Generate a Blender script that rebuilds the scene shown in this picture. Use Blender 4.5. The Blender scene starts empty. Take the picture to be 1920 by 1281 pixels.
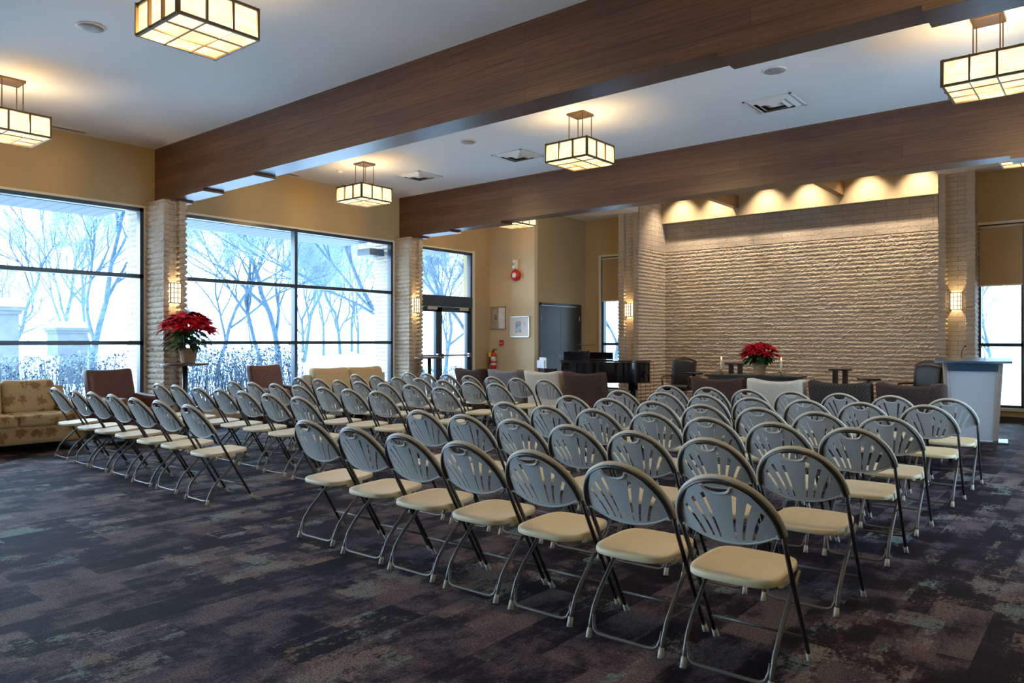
import bpy, bmesh, math, random
from mathutils import Vector, Matrix, noise
PI = math.pi
random.seed(7)
S = bpy.context.scene
COL = S.collection
def R(d): return math.radians(d)
ORD = ['first','second','third','fourth','fifth','sixth','seventh','eighth','ninth']

# ------------------------------------------------------------------ materials
def nt(name):
    m = bpy.data.materials.new(name); m.use_nodes = True
    t = m.node_tree; t.nodes.clear()
    o = t.nodes.new('ShaderNodeOutputMaterial')
    return m, t, o
class N:
    def __init__(s, t): s.t = t
    def n(s, k, **kw):
        x = s.t.nodes.new(k)
        for a, b in kw.items():
            if a in x.inputs.keys() if False else False: pass
            setattr(x, a, b)
        return x
    def l(s, a, b): s.t.links.new(a, b)
def bsdf(t, o, col=(.5,.5,.5), rough=.5, metal=0, spec=.5):
    b = t.nodes.new('ShaderNodeBsdfPrincipled')
    b.inputs['Base Color'].default_value = (*col, 1)
    b.inputs['Roughness'].default_value = rough
    b.inputs['Metallic'].default_value = metal
    b.inputs['Specular IOR Level'].default_value = spec
    t.links.new(b.outputs[0], o.inputs[0])
    return b
def coord(t, scale=(1,1,1), rot=(0,0,0), kind='Object'):
    c = t.nodes.new('ShaderNodeTexCoord'); m = t.nodes.new('ShaderNodeMapping')
    m.inputs['Scale'].default_value = scale; m.inputs['Rotation'].default_value = rot
    t.links.new(c.outputs[kind], m.inputs[0]); return m.outputs[0]
def noisetex(t, vec, scale, detail=4, rough=.6, dist=0):
    n = t.nodes.new('ShaderNodeTexNoise'); n.inputs['Scale'].default_value = scale
    n.inputs['Detail'].default_value = detail; n.inputs['Roughness'].default_value = rough
    n.inputs['Distortion'].default_value = dist
    t.links.new(vec, n.inputs['Vector']); return n.outputs['Fac']
def ramp(t, fac, stops, interp='LINEAR'):
    r = t.nodes.new('ShaderNodeValToRGB'); cr = r.color_ramp; cr.interpolation = interp
    while len(cr.elements) < len(stops): cr.elements.new(.5)
    for e, (p, c) in zip(cr.elements, stops):
        e.position = p; e.color = (*c, 1) if len(c) == 3 else c
    t.links.new(fac, r.inputs[0]); return r.outputs[0]
def mixc(t, fac, a, b, mode='MIX'):
    m = t.nodes.new('ShaderNodeMix'); m.data_type = 'RGBA'; m.blend_type = mode
    for inp, v in ((m.inputs[0], fac), (m.inputs[6], a), (m.inputs[7], b)):
        if isinstance(v, (int, float)): inp.default_value = v
        elif isinstance(v, tuple): inp.default_value = (*v, 1)
        else: t.links.new(v, inp)
    return m.outputs[2]
def math_(t, op, a, b=0):
    m = t.nodes.new('ShaderNodeMath'); m.operation = op
    for inp, v in ((m.inputs[0], a), (m.inputs[1], b)):
        if isinstance(v, (int, float)): inp.default_value = v
        else: t.links.new(v, inp)
    return m.outputs[0]
def bump(t, b, h, strength=.3, dist=.01):
    n = t.nodes.new('ShaderNodeBump'); n.inputs['Strength'].default_value = strength
    n.inputs['Distance'].default_value = dist
    t.links.new(h, n.inputs['Height']); t.links.new(n.outputs[0], b.inputs['Normal'])
def simple(name, col, rough=.5, metal=0, spec=.5, nscale=0, namt=.12, bmp=0, kind='Object'):
    m, t, o = nt(name); b = bsdf(t, o, col, rough, metal, spec)
    if nscale:
        v = coord(t, kind=kind); f = noisetex(t, v, nscale)
        lo = tuple(c*(1-namt) for c in col); hi = tuple(min(1, c*(1+namt)) for c in col)
        t.links.new(ramp(t, f, [(.3, lo), (.7, hi)]), b.inputs['Base Color'])
        if bmp: bump(t, b, f, bmp, .005)
    return m

M = {}
M['wall'] = simple('tan_wall_paint', (.42,.315,.165), .85, spec=.2, nscale=1.5, namt=.04)
M['wall_lit'] = simple('lit_tan_wall_paint', (.60,.50,.33), .85, spec=.2, nscale=1.5, namt=.04)  # same tan paint made paler; light falling on this wall put into colour
M['cream'] = simple('cream_paint', (.58,.46,.28), .8, spec=.2, nscale=2, namt=.03)
M['trim'] = simple('pale_trim_paint', (.62,.60,.52), .6)
M['ceiling'] = simple('white_ceiling_paint', (.80,.80,.78), .9, spec=.1, nscale=1, namt=.02)
M['alu_dark'] = simple('dark_blue_window_metal', (.022,.048,.080), .35, spec=.5)
M['plastic_back'] = simple('shaded_ivory_plastic', (.47,.485,.47), .5, nscale=60, namt=.04)  # same ivory plastic, greyed: shade of the rear faces is in the colour
M['plastic_seat'] = simple('warm_lit_ivory_plastic', (.68,.56,.34), .5, nscale=25, namt=.03)  # yellowed copy of that plastic; warm lamplight put into the colour
M['plastic_rim'] = simple('ivory_rim_plastic', (.52,.46,.35), .45)
M['tube'] = simple('dark_bronze_tube', (.055,.050,.047), .40, metal=.5)
M['tube_light'] = simple('taupe_tube', (.125,.115,.10), .42, metal=.4)
M['cap'] = simple('pale_rubber_cap', (.50,.46,.38), .7)
M['bronze'] = simple('bronze_lamp_metal', (.16,.10,.045), .4, metal=.7)
M['steel'] = simple('brushed_steel', (.6,.6,.6), .3, metal=1)
M['black_gloss'] = simple('black_piano_lacquer', (.006,.007,.010), .08, spec=.6)
M['black'] = simple('black_satin', (.012,.012,.014), .4)
M['black_leather'] = simple('black_leather', (.008,.010,.011), .45, nscale=80, namt=.2, bmp=.2)
M['brown_leather'] = simple('brown_leather', (.115,.045,.032), .42, nscale=14, namt=.22, bmp=.1)
M['dark_brown_cloth'] = simple('dark_brown_cloth', (.062,.040,.034), .95, spec=.1, nscale=30, namt=.25, bmp=.3)
M['brown_cloth'] = simple('brown_cloth', (.085,.046,.036), .95, spec=.1, nscale=30, namt=.25, bmp=.3)
M['grey_cloth'] = simple('grey_cloth', (.20,.195,.19), .95, spec=.1, nscale=30, namt=.15, bmp=.3)
M['cream_cloth'] = simple('cream_cloth', (.62,.55,.44), .95, spec=.1, nscale=30, namt=.08, bmp=.3)
M['beige_cloth'] = simple('beige_cloth', (.52,.39,.22), .9, spec=.1, nscale=30, namt=.1, bmp=.3)
M['pale_cloth'] = simple('pale_grey_cloth', (.46,.44,.40), .9, spec=.1, nscale=30, namt=.1, bmp=.3)
M['dark_wood'] = simple('dark_leg_wood', (.05,.025,.015), .4)
M['arm_wood'] = simple('chestnut_wood', (.13,.05,.028), .35)
M['red'] = simple('red_enamel', (.55,.02,.02), .3)
M['white'] = simple('white_plastic', (.75,.74,.70), .4)
M['yellow'] = simple('yellow_tag', (.85,.6,.06), .6)
M['label'] = simple('label_paper', (.7,.62,.58), .6)
M['wax'] = simple('white_candle_wax', (.8,.75,.62), .5)
M['brass'] = simple('aged_brass', (.35,.22,.08), .3, metal=.9)
M['paper'] = simple('white_paper', (.75,.8,.86), .8, nscale=12, namt=.15)
M['podium_blue'] = simple('blue_grey_laminate', (.045,.085,.13), .35)
M['podium_side'] = simple('satin_champagne_metal', (.42,.37,.31), .4, metal=.3)
def m_acrylic():
    m, t, o = nt('frosted_acrylic'); b = bsdf(t, o, (.82,.86,.90), .25)
    tl = t.nodes.new('ShaderNodeBsdfTranslucent'); tl.inputs[0].default_value = (.85,.9,.95,1)
    mx = t.nodes.new('ShaderNodeMixShader'); mx.inputs[0].default_value = .65
    t.links.new(b.outputs[0], mx.inputs[1]); t.links.new(tl.outputs[0], mx.inputs[2]); t.links.new(mx.outputs[0], o.inputs[0])
    return m
M['frost_panel'] = m_acrylic()
M['shade_fabric'] = simple('tan_blind_fabric', (.42,.31,.18), .9, spec=.1)
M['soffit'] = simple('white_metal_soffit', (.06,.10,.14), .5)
M['snow'] = simple('snow', (.86,.90,.95), .9, spec=.1, nscale=.4, namt=.03)
M['bark'] = simple('frost_haze_bark', (.075,.115,.16), .95, spec=.0, nscale=6, namt=.3)  # blue of the distance haze is put into this bark colour
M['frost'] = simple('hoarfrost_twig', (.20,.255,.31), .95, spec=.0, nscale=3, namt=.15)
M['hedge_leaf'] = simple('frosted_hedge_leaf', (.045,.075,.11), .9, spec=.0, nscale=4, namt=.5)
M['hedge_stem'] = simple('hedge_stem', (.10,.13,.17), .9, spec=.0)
M['petal'] = simple('red_poinsettia_bract', (.50,.006,.018), .75, spec=.12, nscale=10, namt=.35)
M['leaf'] = simple('dark_green_leaf', (.018,.065,.022), .6, spec=.2, nscale=9, namt=.45)
M['leaf_yellow'] = simple('yellow_flower_bud', (.5,.5,.1), .5)
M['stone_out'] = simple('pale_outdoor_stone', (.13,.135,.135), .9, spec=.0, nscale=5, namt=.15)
M['heater'] = simple('cream_radiator_enamel', (.46,.40,.29), .5)
M['baseboard'] = simple('black_base', (.02,.02,.022), .6)
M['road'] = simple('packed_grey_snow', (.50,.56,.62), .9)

def m_stone(name, col, course=.083, smooth=False, blk=.30, vert='XZ'):
    m, t, o = nt(name); b = bsdf(t, o, col, .9, spec=.15)
    v = coord(t)
    f1 = noisetex(t, v, 45, 6, .7); f2 = noisetex(t, v, 3, 3); f3 = noisetex(t, v, 160, 3, .7)
    c1 = tuple(c*.72 for c in col); c2 = tuple(min(1, c*1.18) for c in col)
    k = ramp(t, f1, [(.32, c1), (.62, c2)])
    k = mixc(t, .30, k, ramp(t, f2, [(.35, tuple(c*.8 for c in col)), (.65, tuple(c*1.15 for c in col))]))
    if smooth:
        sep = t.nodes.new('ShaderNodeSeparateXYZ'); t.links.new(v, sep.inputs[0])
        cmb = t.nodes.new('ShaderNodeCombineXYZ')
        xy = math_(t, 'ADD', sep.outputs[0], sep.outputs[1])
        t.links.new(xy, cmb.inputs[0]); t.links.new(sep.outputs[2], cmb.inputs[1])
        br = t.nodes.new('ShaderNodeTexBrick'); t.links.new(cmb.outputs[0], br.inputs['Vector'])
        br.inputs['Scale'].default_value = 1; br.inputs['Mortar Size'].default_value = .0035
        br.inputs['Brick Width'].default_value = blk; br.inputs['Row Height'].default_value = course
        br.inputs['Color1'].default_value = (1,1,1,1); br.inputs['Color2'].default_value = (.84,.84,.84,1)
        br.inputs['Mortar'].default_value = (.45,.42,.38,1)
        k = mixc(t, 1.0, k, br.outputs['Color'], 'MULTIPLY')
        h = math_(t, 'ADD', math_(t, 'MULTIPLY', f1, .7), math_(t, 'MULTIPLY', math_(t, 'SUBTRACT', 1, br.outputs['Fac']), .8))
        bump(t, b, h, .7, .012)
    else:
        h = math_(t, 'ADD', f1, math_(t, 'MULTIPLY', f3, .5)); bump(t, b, h, .8, .014)
    t.links.new(k, b.inputs['Base Color'])
    return m
M['stone_rough'] = m_stone('split_face_stone', (.53,.455,.365))
M['stone_smooth'] = m_stone('smooth_ashlar_stone', (.52,.45,.365), .115, True, .42)
M['stone_recess'] = m_stone('recess_brick', (.52,.44,.33), .083, True, .40)

def m_wood(name, c1, c2, board=.145, rough=.40):
    m, t, o = nt(name); b = bsdf(t, o, c1, rough, spec=.5)
    v = coord(t, (.35, 6, 6)); f = noisetex(t, v, 3.2, 8, .65, .6)
    v2 = coord(t, (.6, 30, 30)); f2 = noisetex(t, v2, 4, 6, .7, .3)
    k = ramp(t, f, [(.28, tuple(c*.6 for c in c1)), (.5, c1), (.72, c2)])
    k = mixc(t, .6, k, ramp(t, f2, [(.3, tuple(c*.45 for c in c1)), (.65, tuple(c*1.2 for c in c2))]))
    v0 = coord(t); sep = t.nodes.new('ShaderNodeSeparateXYZ'); t.links.new(v0, sep.inputs[0])
    cmb = t.nodes.new('ShaderNodeCombineXYZ'); t.links.new(sep.outputs[0], cmb.inputs[0]); t.links.new(sep.outputs[2], cmb.inputs[1])
    br = t.nodes.new('ShaderNodeTexBrick'); t.links.new(cmb.outputs[0], br.inputs['Vector'])
    br.inputs['Scale'].default_value = 1; br.inputs['Mortar Size'].default_value = .0022
    br.inputs['Brick Width'].default_value = 4.3; br.inputs['Row Height'].default_value = board
    br.inputs['Color1'].default_value = (1,1,1,1); br.inputs['Color2'].default_value = (.72,.72,.72,1); br.inputs['Mortar'].default_value = (.3,.3,.3,1)
    k = mixc(t, 1.0, k, br.outputs['Color'], 'MULTIPLY')
    t.links.new(k, b.inputs['Base Color']); bump(t, b, f2, .25, .004)
    return m
M['beam'] = m_wood('dark_stained_beam_wood', (.098,.046,.026), (.200,.104,.060), rough=.34)
M['small_beam'] = m_wood('honey_beam_wood', (.20,.11,.045), (.30,.17,.075))
M['door_wood'] = m_wood('blackened_oak_door', (.018,.018,.022), (.05,.05,.06), board=5)
M['table_wood'] = m_wood('walnut_tabletop', (.08,.04,.028), (.14,.07,.05), board=1)
M['table_dark'] = m_wood('ebony_table', (.014,.012,.012), (.03,.026,.025), board=1)

def m_carpet():
    m, t, o = nt('patterned_plank_carpet'); b = bsdf(t, o, (.05,.04,.05), .65, spec=.08)
    v = coord(t)
    v = coord(t, rot=(0, 0, R(90)))
    def brick(w, h, off=.5, loc=0):
        mp = t.nodes.new('ShaderNodeMapping'); t.links.new(v, mp.inputs[0]); mp.inputs['Location'].default_value = (loc, loc*.7, 0)
        br = t.nodes.new('ShaderNodeTexBrick'); t.links.new(mp.outputs[0], br.inputs['Vector'])
        br.inputs['Scale'].default_value = 1; br.inputs['Mortar Size'].default_value = 0
        br.inputs['Brick Width'].default_value = w; br.inputs['Row Height'].default_value = h; br.offset = off
        br.inputs['Color1'].default_value = (0,0,0,1); br.inputs['Color2'].default_value = (1,1,1,1)
        return br.outputs['Color']
    bA = brick(.76, .25); bB = brick(.50, .25, .37, 3.1); bC = brick(.25, .125, .4, 7.7)
    n1 = noisetex(t, coord(t, (2.1, 1.6, 1)), 1.9, 5, .62, .3)
    n2 = noisetex(t, coord(t, (2.3, 1.5, 1)), 2.2, 5, .65, .2)
    n3 = noisetex(t, coord(t, (1, 1, 1)), 2.2, 4, .6)
    fine = noisetex(t, coord(t), 95, 3, .8); fine2 = noisetex(t, coord(t, (2,1,1)), 24, 6, .8)
    def comb(a, wa, b_, wb, c, wc, d, wd):
        s_ = math_(t, 'ADD', math_(t, 'MULTIPLY', a, wa), math_(t, 'MULTIPLY', b_, wb))
        s_ = math_(t, 'ADD', s_, math_(t, 'MULTIPLY', c, wc)); return math_(t, 'ADD', s_, math_(t, 'MULTIPLY', d, wd))
    f = comb(bA, .24, n1, .80, fine2, .38, bC, .12)
    base = ramp(t, f, [(.66, (.008,.007,.013)), (.745, (.018,.015,.026)), (.805, (.056,.045,.058)), (.91, (.118,.092,.098))])
    g = comb(bB, .26, n2, .70, fine2, .60, bC, .12)
    mask = ramp(t, g, [(.93, (0,0,0)), (1.03, (.9,.9,.9))])
    tint = ramp(t, n3, [(.40, (.15,.215,.21)), (.5, (.19,.17,.155)), (.60, (.19,.135,.11))])
    k = mixc(t, mask, base, tint)
    sp = ramp(t, fine, [(.38, (.22,.22,.22)), (.62, (1.75,1.75,1.75))])
    k = mixc(t, .85, k, sp, 'MULTIPLY')
    t.links.new(k, b.inputs['Base Color']); bump(t, b, fine, .5, .01)
    return m
M['carpet'] = m_carpet()

def m_floral():
    m, t, o = nt('gold_floral_brocade'); b = bsdf(t, o, (.3,.2,.09), .8, spec=.2)
    v = coord(t); vo = t.nodes.new('ShaderNodeTexVoronoi'); vo.inputs['Scale'].default_value = 5.2
    vo.inputs['Randomness'].default_value = .55
    w = t.nodes.new('ShaderNodeTexVoronoi'); w.inputs['Scale'].default_value = 26
    t.links.new(v, vo.inputs['Vector']); t.links.new(v, w.inputs['Vector'])
    f = math_(t, 'ADD', vo.outputs['Distance'], math_(t, 'MULTIPLY', w.outputs['Distance'], .40))
    k = ramp(t, f, [(.47, (.235,.145,.06)), (.58, (.42,.31,.165))])
    t.links.new(k, b.inputs['Base Color']); return m
M['floral'] = m_floral()
def m_check():
    m, t, o = nt('grey_check_cloth'); b = bsdf(t, o, (.05,.05,.05), .95, spec=.1)
    c = t.nodes.new('ShaderNodeTexChecker'); c.inputs['Scale'].default_value = 55
    t.links.new(coord(t), c.inputs['Vector'])
    c.inputs[1].default_value = (.085,.065,.05,1); c.inputs[2].default_value = (.032,.026,.024,1)
    t.links.new(c.outputs[0], b.inputs['Base Color']); return m
M['check_cloth'] = m_check()
def m_wicker():
    m, t, o = nt('wicker'); b = bsdf(t, o, (.3,.17,.07), .6)
    v = coord(t); w = t.nodes.new('ShaderNodeTexWave'); w.wave_type = 'BANDS'; w.bands_direction = 'Z'
    w.inputs['Scale'].default_value = 18; w.inputs['Distortion'].default_value = 3; w.inputs['Detail Scale'].default_value = 9
    t.links.new(v, w.inputs['Vector'])
    t.links.new(ramp(t, w.outputs['Fac'], [(.2, (.20,.11,.05)), (.8, (.55,.36,.18))]), b.inputs['Base Color'])
    bump(t, b, w.outputs['Fac'], .8, .01); return m
M['wicker'] = m_wicker()
def m_speaker():
    m, t, o = nt('speaker_mesh'); b = bsdf(t, o, (.3,.3,.28), .6)
    v = t.nodes.new('ShaderNodeTexVoronoi'); v.inputs['Scale'].default_value = 120; t.links.new(coord(t), v.inputs['Vector'])
    t.links.new(ramp(t, v.outputs['Distance'], [(.2, (.10,.10,.10)), (.5, (.36,.36,.34))]), b.inputs['Base Color']); return m
M['speaker_mesh'] = m_speaker()
def m_shade(name, strength, trans, col=(1,.80,.46)):
    # mica lamp shade: lit from inside, lets part of the bulb's light through
    m, t, o = nt(name)
    e = t.nodes.new('ShaderNodeEmission'); e.inputs['Strength'].default_value = strength
    f = noisetex(t, coord(t, (1.5,1.5,7)), 3.2, 5, .6, 1.2)
    t.links.new(ramp(t, f, [(.32, (col[0], col[1]*.86, col[2]*.72)), (.6, (1, col[1]*1.08, col[2]*1.35))]), e.inputs['Color'])
    tr = t.nodes.new('ShaderNodeBsdfTransparent'); tr.inputs[0].default_value = (1,.9,.7,1)
    mx = t.nodes.new('ShaderNodeMixShader'); mx.inputs[0].default_value = trans
    t.links.new(e.outputs[0], mx.inputs[1]); t.links.new(tr.outputs[0], mx.inputs[2]); t.links.new(mx.outputs[0], o.inputs[0])
    return m
M['mica'] = m_shade('glowing_mica', 1.02, .52)
M['mica_top'] = m_shade('added_mica_top', 1.6, .34)  # for a panel added on top to spread the bulb's glow
M['mica_sconce'] = m_shade('glowing_sconce_glass', 1.25, .12)
def m_emit(name, col, s_):
    m, t, o = nt(name); e = t.nodes.new('ShaderNodeEmission'); e.inputs[0].default_value = (*col, 1); e.inputs[1].default_value = s_
    t.links.new(e.outputs[0], o.inputs[0]); return m
M['flame'] = m_emit('candle_flame', (1,.5,.13), 3.5)
def m_glass():
    m, t, o = nt('clear_window_glass')
    tr = t.nodes.new('ShaderNodeBsdfTransparent'); tr.inputs[0].default_value = (.93,.97,1,1)
    g = t.nodes.new('ShaderNodeBsdfGlossy'); g.inputs['Roughness'].default_value = .03
    fr = t.nodes.new('ShaderNodeFresnel'); fr.inputs[0].default_value = 1.3
    mx = t.nodes.new('ShaderNodeMixShader'); t.links.new(fr.outputs[0], mx.inputs[0])
    t.links.new(tr.outputs[0], mx.inputs[1]); t.links.new(g.outputs[0], mx.inputs[2]); t.links.new(mx.outputs[0], o.inputs[0])
    return m
M['glass'] = m_glass()
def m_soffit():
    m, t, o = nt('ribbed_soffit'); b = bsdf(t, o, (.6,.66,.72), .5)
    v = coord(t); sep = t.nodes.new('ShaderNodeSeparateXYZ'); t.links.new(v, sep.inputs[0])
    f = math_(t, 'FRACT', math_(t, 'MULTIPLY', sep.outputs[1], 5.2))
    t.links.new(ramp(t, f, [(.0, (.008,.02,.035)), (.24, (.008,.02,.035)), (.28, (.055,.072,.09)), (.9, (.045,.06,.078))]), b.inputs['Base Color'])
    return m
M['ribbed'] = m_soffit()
def m_art(name, bg, a, bcol):
    m, t, o = nt(name); b = bsdf(t, o, bg, .3)
    f = noisetex(t, coord(t), 9, 4, .6)
    t.links.new(ramp(t, f, [(.45, a), (.55, bcol)]), b.inputs['Base Color']); return m
M['art_blue'] = m_art('blue_grey_print', (.3,.4,.45), (.12,.20,.26), (.40,.50,.52))
M['art_grey'] = m_art('pale_grey_print', (.4,.36,.30), (.36,.31,.25), (.44,.39,.33))

# ------------------------------------------------------------------ mesh helpers
def box(bm, x0, x1, y0, y1, z0, z1):
    vs = [bm.verts.new((x, y, z)) for x in (x0, x1) for y in (y0, y1) for z in (z0, z1)]
    for f in ((0,1,3,2),(4,6,7,5),(0,4,5,1),(2,3,7,6),(0,2,6,4),(1,5,7,3)): bm.faces.new([vs[i] for i in f])
    return vs
def tube(bm, pts, rad, n=8, closed=False, caps=True):
    pts = [Vector(p) for p in pts]; k = len(pts); rings = []
    up = None
    for i, p in enumerate(pts):
        if closed: d = (pts[(i+1) % k]-pts[i-1])
        else: d = (pts[min(i+1, k-1)]-pts[max(i-1, 0)])
        if d.length < 1e-9: d = Vector((0,0,1))
        d.normalize()
        if up is None:
            up = Vector((0,0,1)) if abs(d.z) < .9 else Vector((1,0,0))
        a = d.cross(up)
        if a.length < 1e-6: a = d.cross(Vector((0,1,0)))
        a.normalize(); b = a.cross(d).normalized(); up = b
        r = rad[i] if isinstance(rad, (list, tuple)) else rad
        rings.append([bm.verts.new(p + a*math.cos(2*PI*j/n)*r + b*math.sin(2*PI*j/n)*r) for j in range(n)])
    for i in range(k if closed else k-1):
        A, B = rings[i], rings[(i+1) % k]
        for j in range(n): bm.faces.new((A[j], A[(j+1) % n], B[(j+1) % n], B[j]))
    if caps and not closed:
        bm.faces.new(rings[0][::-1]); bm.faces.new(rings[-1])
def lathe(bm, prof, n=24, c=(0,0,0)):
    rings = []
    for r, z in prof:
        rings.append([bm.verts.new((c[0]+r*math.cos(2*PI*j/n), c[1]+r*math.sin(2*PI*j/n), c[2]+z)) for j in range(n)])
    for A, B in zip(rings, rings[1:]):
        for j in range(n): bm.faces.new((A[j], A[(j+1) % n], B[(j+1) % n], B[j]))
    bm.faces.new(rings[0][::-1]); bm.faces.new(rings[-1])
def soft(bm, c, s, r=.04, n=8, fn=None):
    """rounded box centre c, half sizes s, radius r, optional deform fn(p)->p"""
    r = min(r, min(s)*.999); grid = {}
    def V(i, j, k):
        key = (i, j, k)
        if key not in grid:
            p = Vector(((i/n*2-1), (j/n*2-1), (k/n*2-1)))
            # crowd samples to the edges so the rounding gets enough points
            q = Vector([ (math.sin(a*PI/2) if True else a)*ss for a, ss in zip(p, s)])
            inner = Vector([max(-(ss-r), min(ss-r, a)) for a, ss in zip(q, s)])
            d = q-inner
            q2 = inner + d.normalized()*r if d.length > 1e-9 else q
            q2 = q2 + Vector(c)
            if fn: q2 = fn(q2)
            grid[key] = bm.verts.new(q2)
        return grid[key]
    for a in range(n):
        for b in range(n):
            bm.faces.new((V(a,b,0), V(a,b+1,0), V(a+1,b+1,0), V(a+1,b,0)))
            bm.faces.new((V(a,b,n), V(a+1,b,n), V(a+1,b+1,n), V(a,b+1,n)))
            bm.faces.new((V(a,0,b), V(a+1,0,b), V(a+1,0,b+1), V(a,0,b+1)))
            bm.faces.new((V(a,n,b), V(a,n,b+1), V(a+1,n,b+1), V(a+1,n,b)))
            bm.faces.new((V(0,a,b), V(0,a,b+1), V(0,a+1,b+1), V(0,a+1,b)))
            bm.faces.new((V(n,a,b), V(n,a+1,b), V(n,a+1,b+1), V(n,a,b+1)))
def prism(bm, poly, z0, z1):
    a = [bm.verts.new((x, y, z0)) for x, y in poly]; b = [bm.verts.new((x, y, z1)) for x, y in poly]
    n = len(poly); bm.faces.new(a[::-1]); bm.faces.new(b)
    for i in range(n): bm.faces.new((a[i], a[(i+1) % n], b[(i+1) % n], b[i]))
def finish(bm, name, mat, parent=None, smooth=False, loc=None, rz=0, recalc=True):
    if recalc: bmesh.ops.recalc_face_normals(bm, faces=bm.faces)
    me = bpy.data.meshes.new(name); bm.to_mesh(me); bm.free()
    me.materials.append(M[mat] if isinstance(mat, str) else mat)
    if smooth:
        for p in me.polygons: p.use_smooth = True
    o = bpy.data.objects.new(name, me); COL.objects.link(o)
    if parent is not None: o.parent = parent
    if loc: o.location = loc
    if rz: o.rotation_euler.z = rz
    return o
def mk(name, mat, build, parent=None, smooth=False, **k):
    bm = bmesh.new(); build(bm); return finish(bm, name, mat, parent, smooth, **k)
def bxo(name, mat, b, parent=None, **k): return mk(name, mat, lambda m: box(m, *b), parent, **k)
def bxs(name, mat, bs, parent=None, **k):
    def f(m):
        for b in bs: box(m, *b)
    return mk(name, mat, f, parent, **k)
def thing(name, label, cat, loc=(0,0,0), rz=0, group=None):
    o = bpy.data.objects.new(name, None); COL.objects.link(o); o.location = loc; o.rotation_euler.z = rz
    o.empty_display_size = .1; o['label'] = label; o['category'] = cat
    if group: o['group'] = group
    return o
def tag(o, label, cat, group=None, kind=None):
    o['label'] = label; o['category'] = cat
    if group: o['group'] = group
    if kind: o['kind'] = kind
    return o
def struct(o, label=None):
    o['kind'] = 'structure'
    if label: o['label'] = label
    return o
def copy_tree(o, parent=None):
    c = o.copy(); COL.objects.link(c)
    if parent: c.parent = parent
    for ch in list(o.children): copy_tree(ch, c)
    return c
def bevel(o, w=.005, seg=2):
    m = o.modifiers.new('bevel', 'BEVEL'); m.width = w; m.segments = seg; m.limit_method = 'ANGLE'; return o

# ------------------------------------------------------------------ room dimensions (metres)
XW, XR = -11.67, 1.65       # inner faces of the two window walls
H = 4.39                    # ceiling height
YA, XA, YC = 13.42, -10.29, 15.5
AX0, AX1, AYF, AYB = -8.60, -2.50, 15.15, 16.48   # alcove
YBK = -9.8

struct(bxo('floor', 'carpet', (XW-.3, XR+.3, YBK-.2, AYB+.3, -.12, 0)))
# ceiling: flat over the room, open over the raised alcove
struct(bxs('ceiling', 'ceiling', [
    (XW-.2, XR+.2, YBK-.2, 11.4, H, H+.15),
    (XW-.2, AX0, 11.4, YC+.2, H, H+.15), (AX1, XR+.2, 11.4, YC+.2, H, H+.15)]))
struct(bxs('ceiling_alcove', 'cream', [
    (AX0-.2, AX1+.2, 11.2, AYB+.3, 5.3, 5.4), (AX0-.2, AX1+.2, 11.2, 11.4, H, 5.3),
    (AX0-.2, AX0, 11.4, AYF, H+.15, 5.3), (AX1, AX1+.2, 11.4, AYF, H+.15, 5.3)]))
# walls
struct(bxs('wall_left', 'wall', [
    (XW-.25, XW+.03, YBK, YA+.1, 3.48, H), (XW-.25, XW+.03, .35, .7, 0, 3.48), (XW-.25, XW+.03, -4.75, -4.40, 0, 3.48), (XW-.25, XW+.03, YBK, -9.5, 0, 3.48),
    (XW-.25, XW+.03, 12.82, YA+.1, 0, 3.48)]))
struct(bxs('wall_left_sill', 'cream', [(XW-.25, XW+.06, .7, 5.34, 0, .28), (XW-.25, XW+.06, -4.40, .35, 0, .28), (XW-.25, XW+.06, -9.5, -4.75, 0, .28), (XW-.25, XW+.06, 5.66, 10.42, 0, .28)]))
struct(bxo('wall_far_left', 'wall_lit', (XW-.25, XA, YA, YA+.12, 0, H)))
struct(bxs('wall_closet', 'wall', [
    (XA-.12, XA, YA+.12, 13.63, 0, H), (XA-.12, XA, 15.27, YC+.1, 0, H), (XA-.12, XA, 13.63, 15.27, 2.27, H)]))
struct(bxs('wall_far', 'wall', [
    (XA-.12, -9.83, YC, YC+.25, 0, H), (-9.83, -9.17, YC, YC+.25, 3.46, H), (-9.83, -9.17, YC, YC+.25, 0, .24),
    (-9.17, AX0-.25, YC, YC+.25, 0, H),
    (AX1+.25, -1.95, YC, YC+.25, 0, H), (-1.95, -1.27, YC, YC+.25, 3.46, H), (-1.95, -1.27, YC, YC+.25, 0, .24),
    (-1.27, XR+.25, YC, YC+.25, 0, H)]))
struct(bxs('wall_right', 'wall', [
    (XR-.03, XR+.25, YBK, YC, 3.48, H), (XR-.03, XR+.25, YBK, 5.3, 0, 3.48), (XR-.03, XR+.25, 10.4, YC, 0, 3.48),
    (XR-.03, XR+.25, 5.3, 10.4, 0, .28), (XR-.03, XR+.25, 5.3, 5.7, .28, 3.48)]))
struct(bxo('wall_back', 'wall', (XW-.25, XR+.25, YBK-.15, YBK, 0, H)))
struct(bxs('wall_alcove_shell', 'cream', [(AX0-.3, AX1+.3, AYB+.02, AYB+.25, 0, 5.3), (AX0-.3, AX0-.03, AYF+.12, AYB, 0, 5.3), (AX1+.03, AX1+.3, AYF+.12, AYB, 0, 5.3)]))
struct(bxo('baseboard_far', 'baseboard', (-1.95, XR, YC-.02, YC, 0, .09)))
struct(bxs('baseboard_left', 'baseboard', [(XW+.06, XW+.08, .7, 5.33, 0, .1), (XW+.06, XW+.08, 5.67, 10.41, 0, .1), (XW+.03, XA, YA-.02, YA, 0, .1)]))
struct(bxo('wall_bulkhead', 'cream', (AX0, AX1, AYB-.20, AYB-.08, 4.25, 5.3)))

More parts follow.
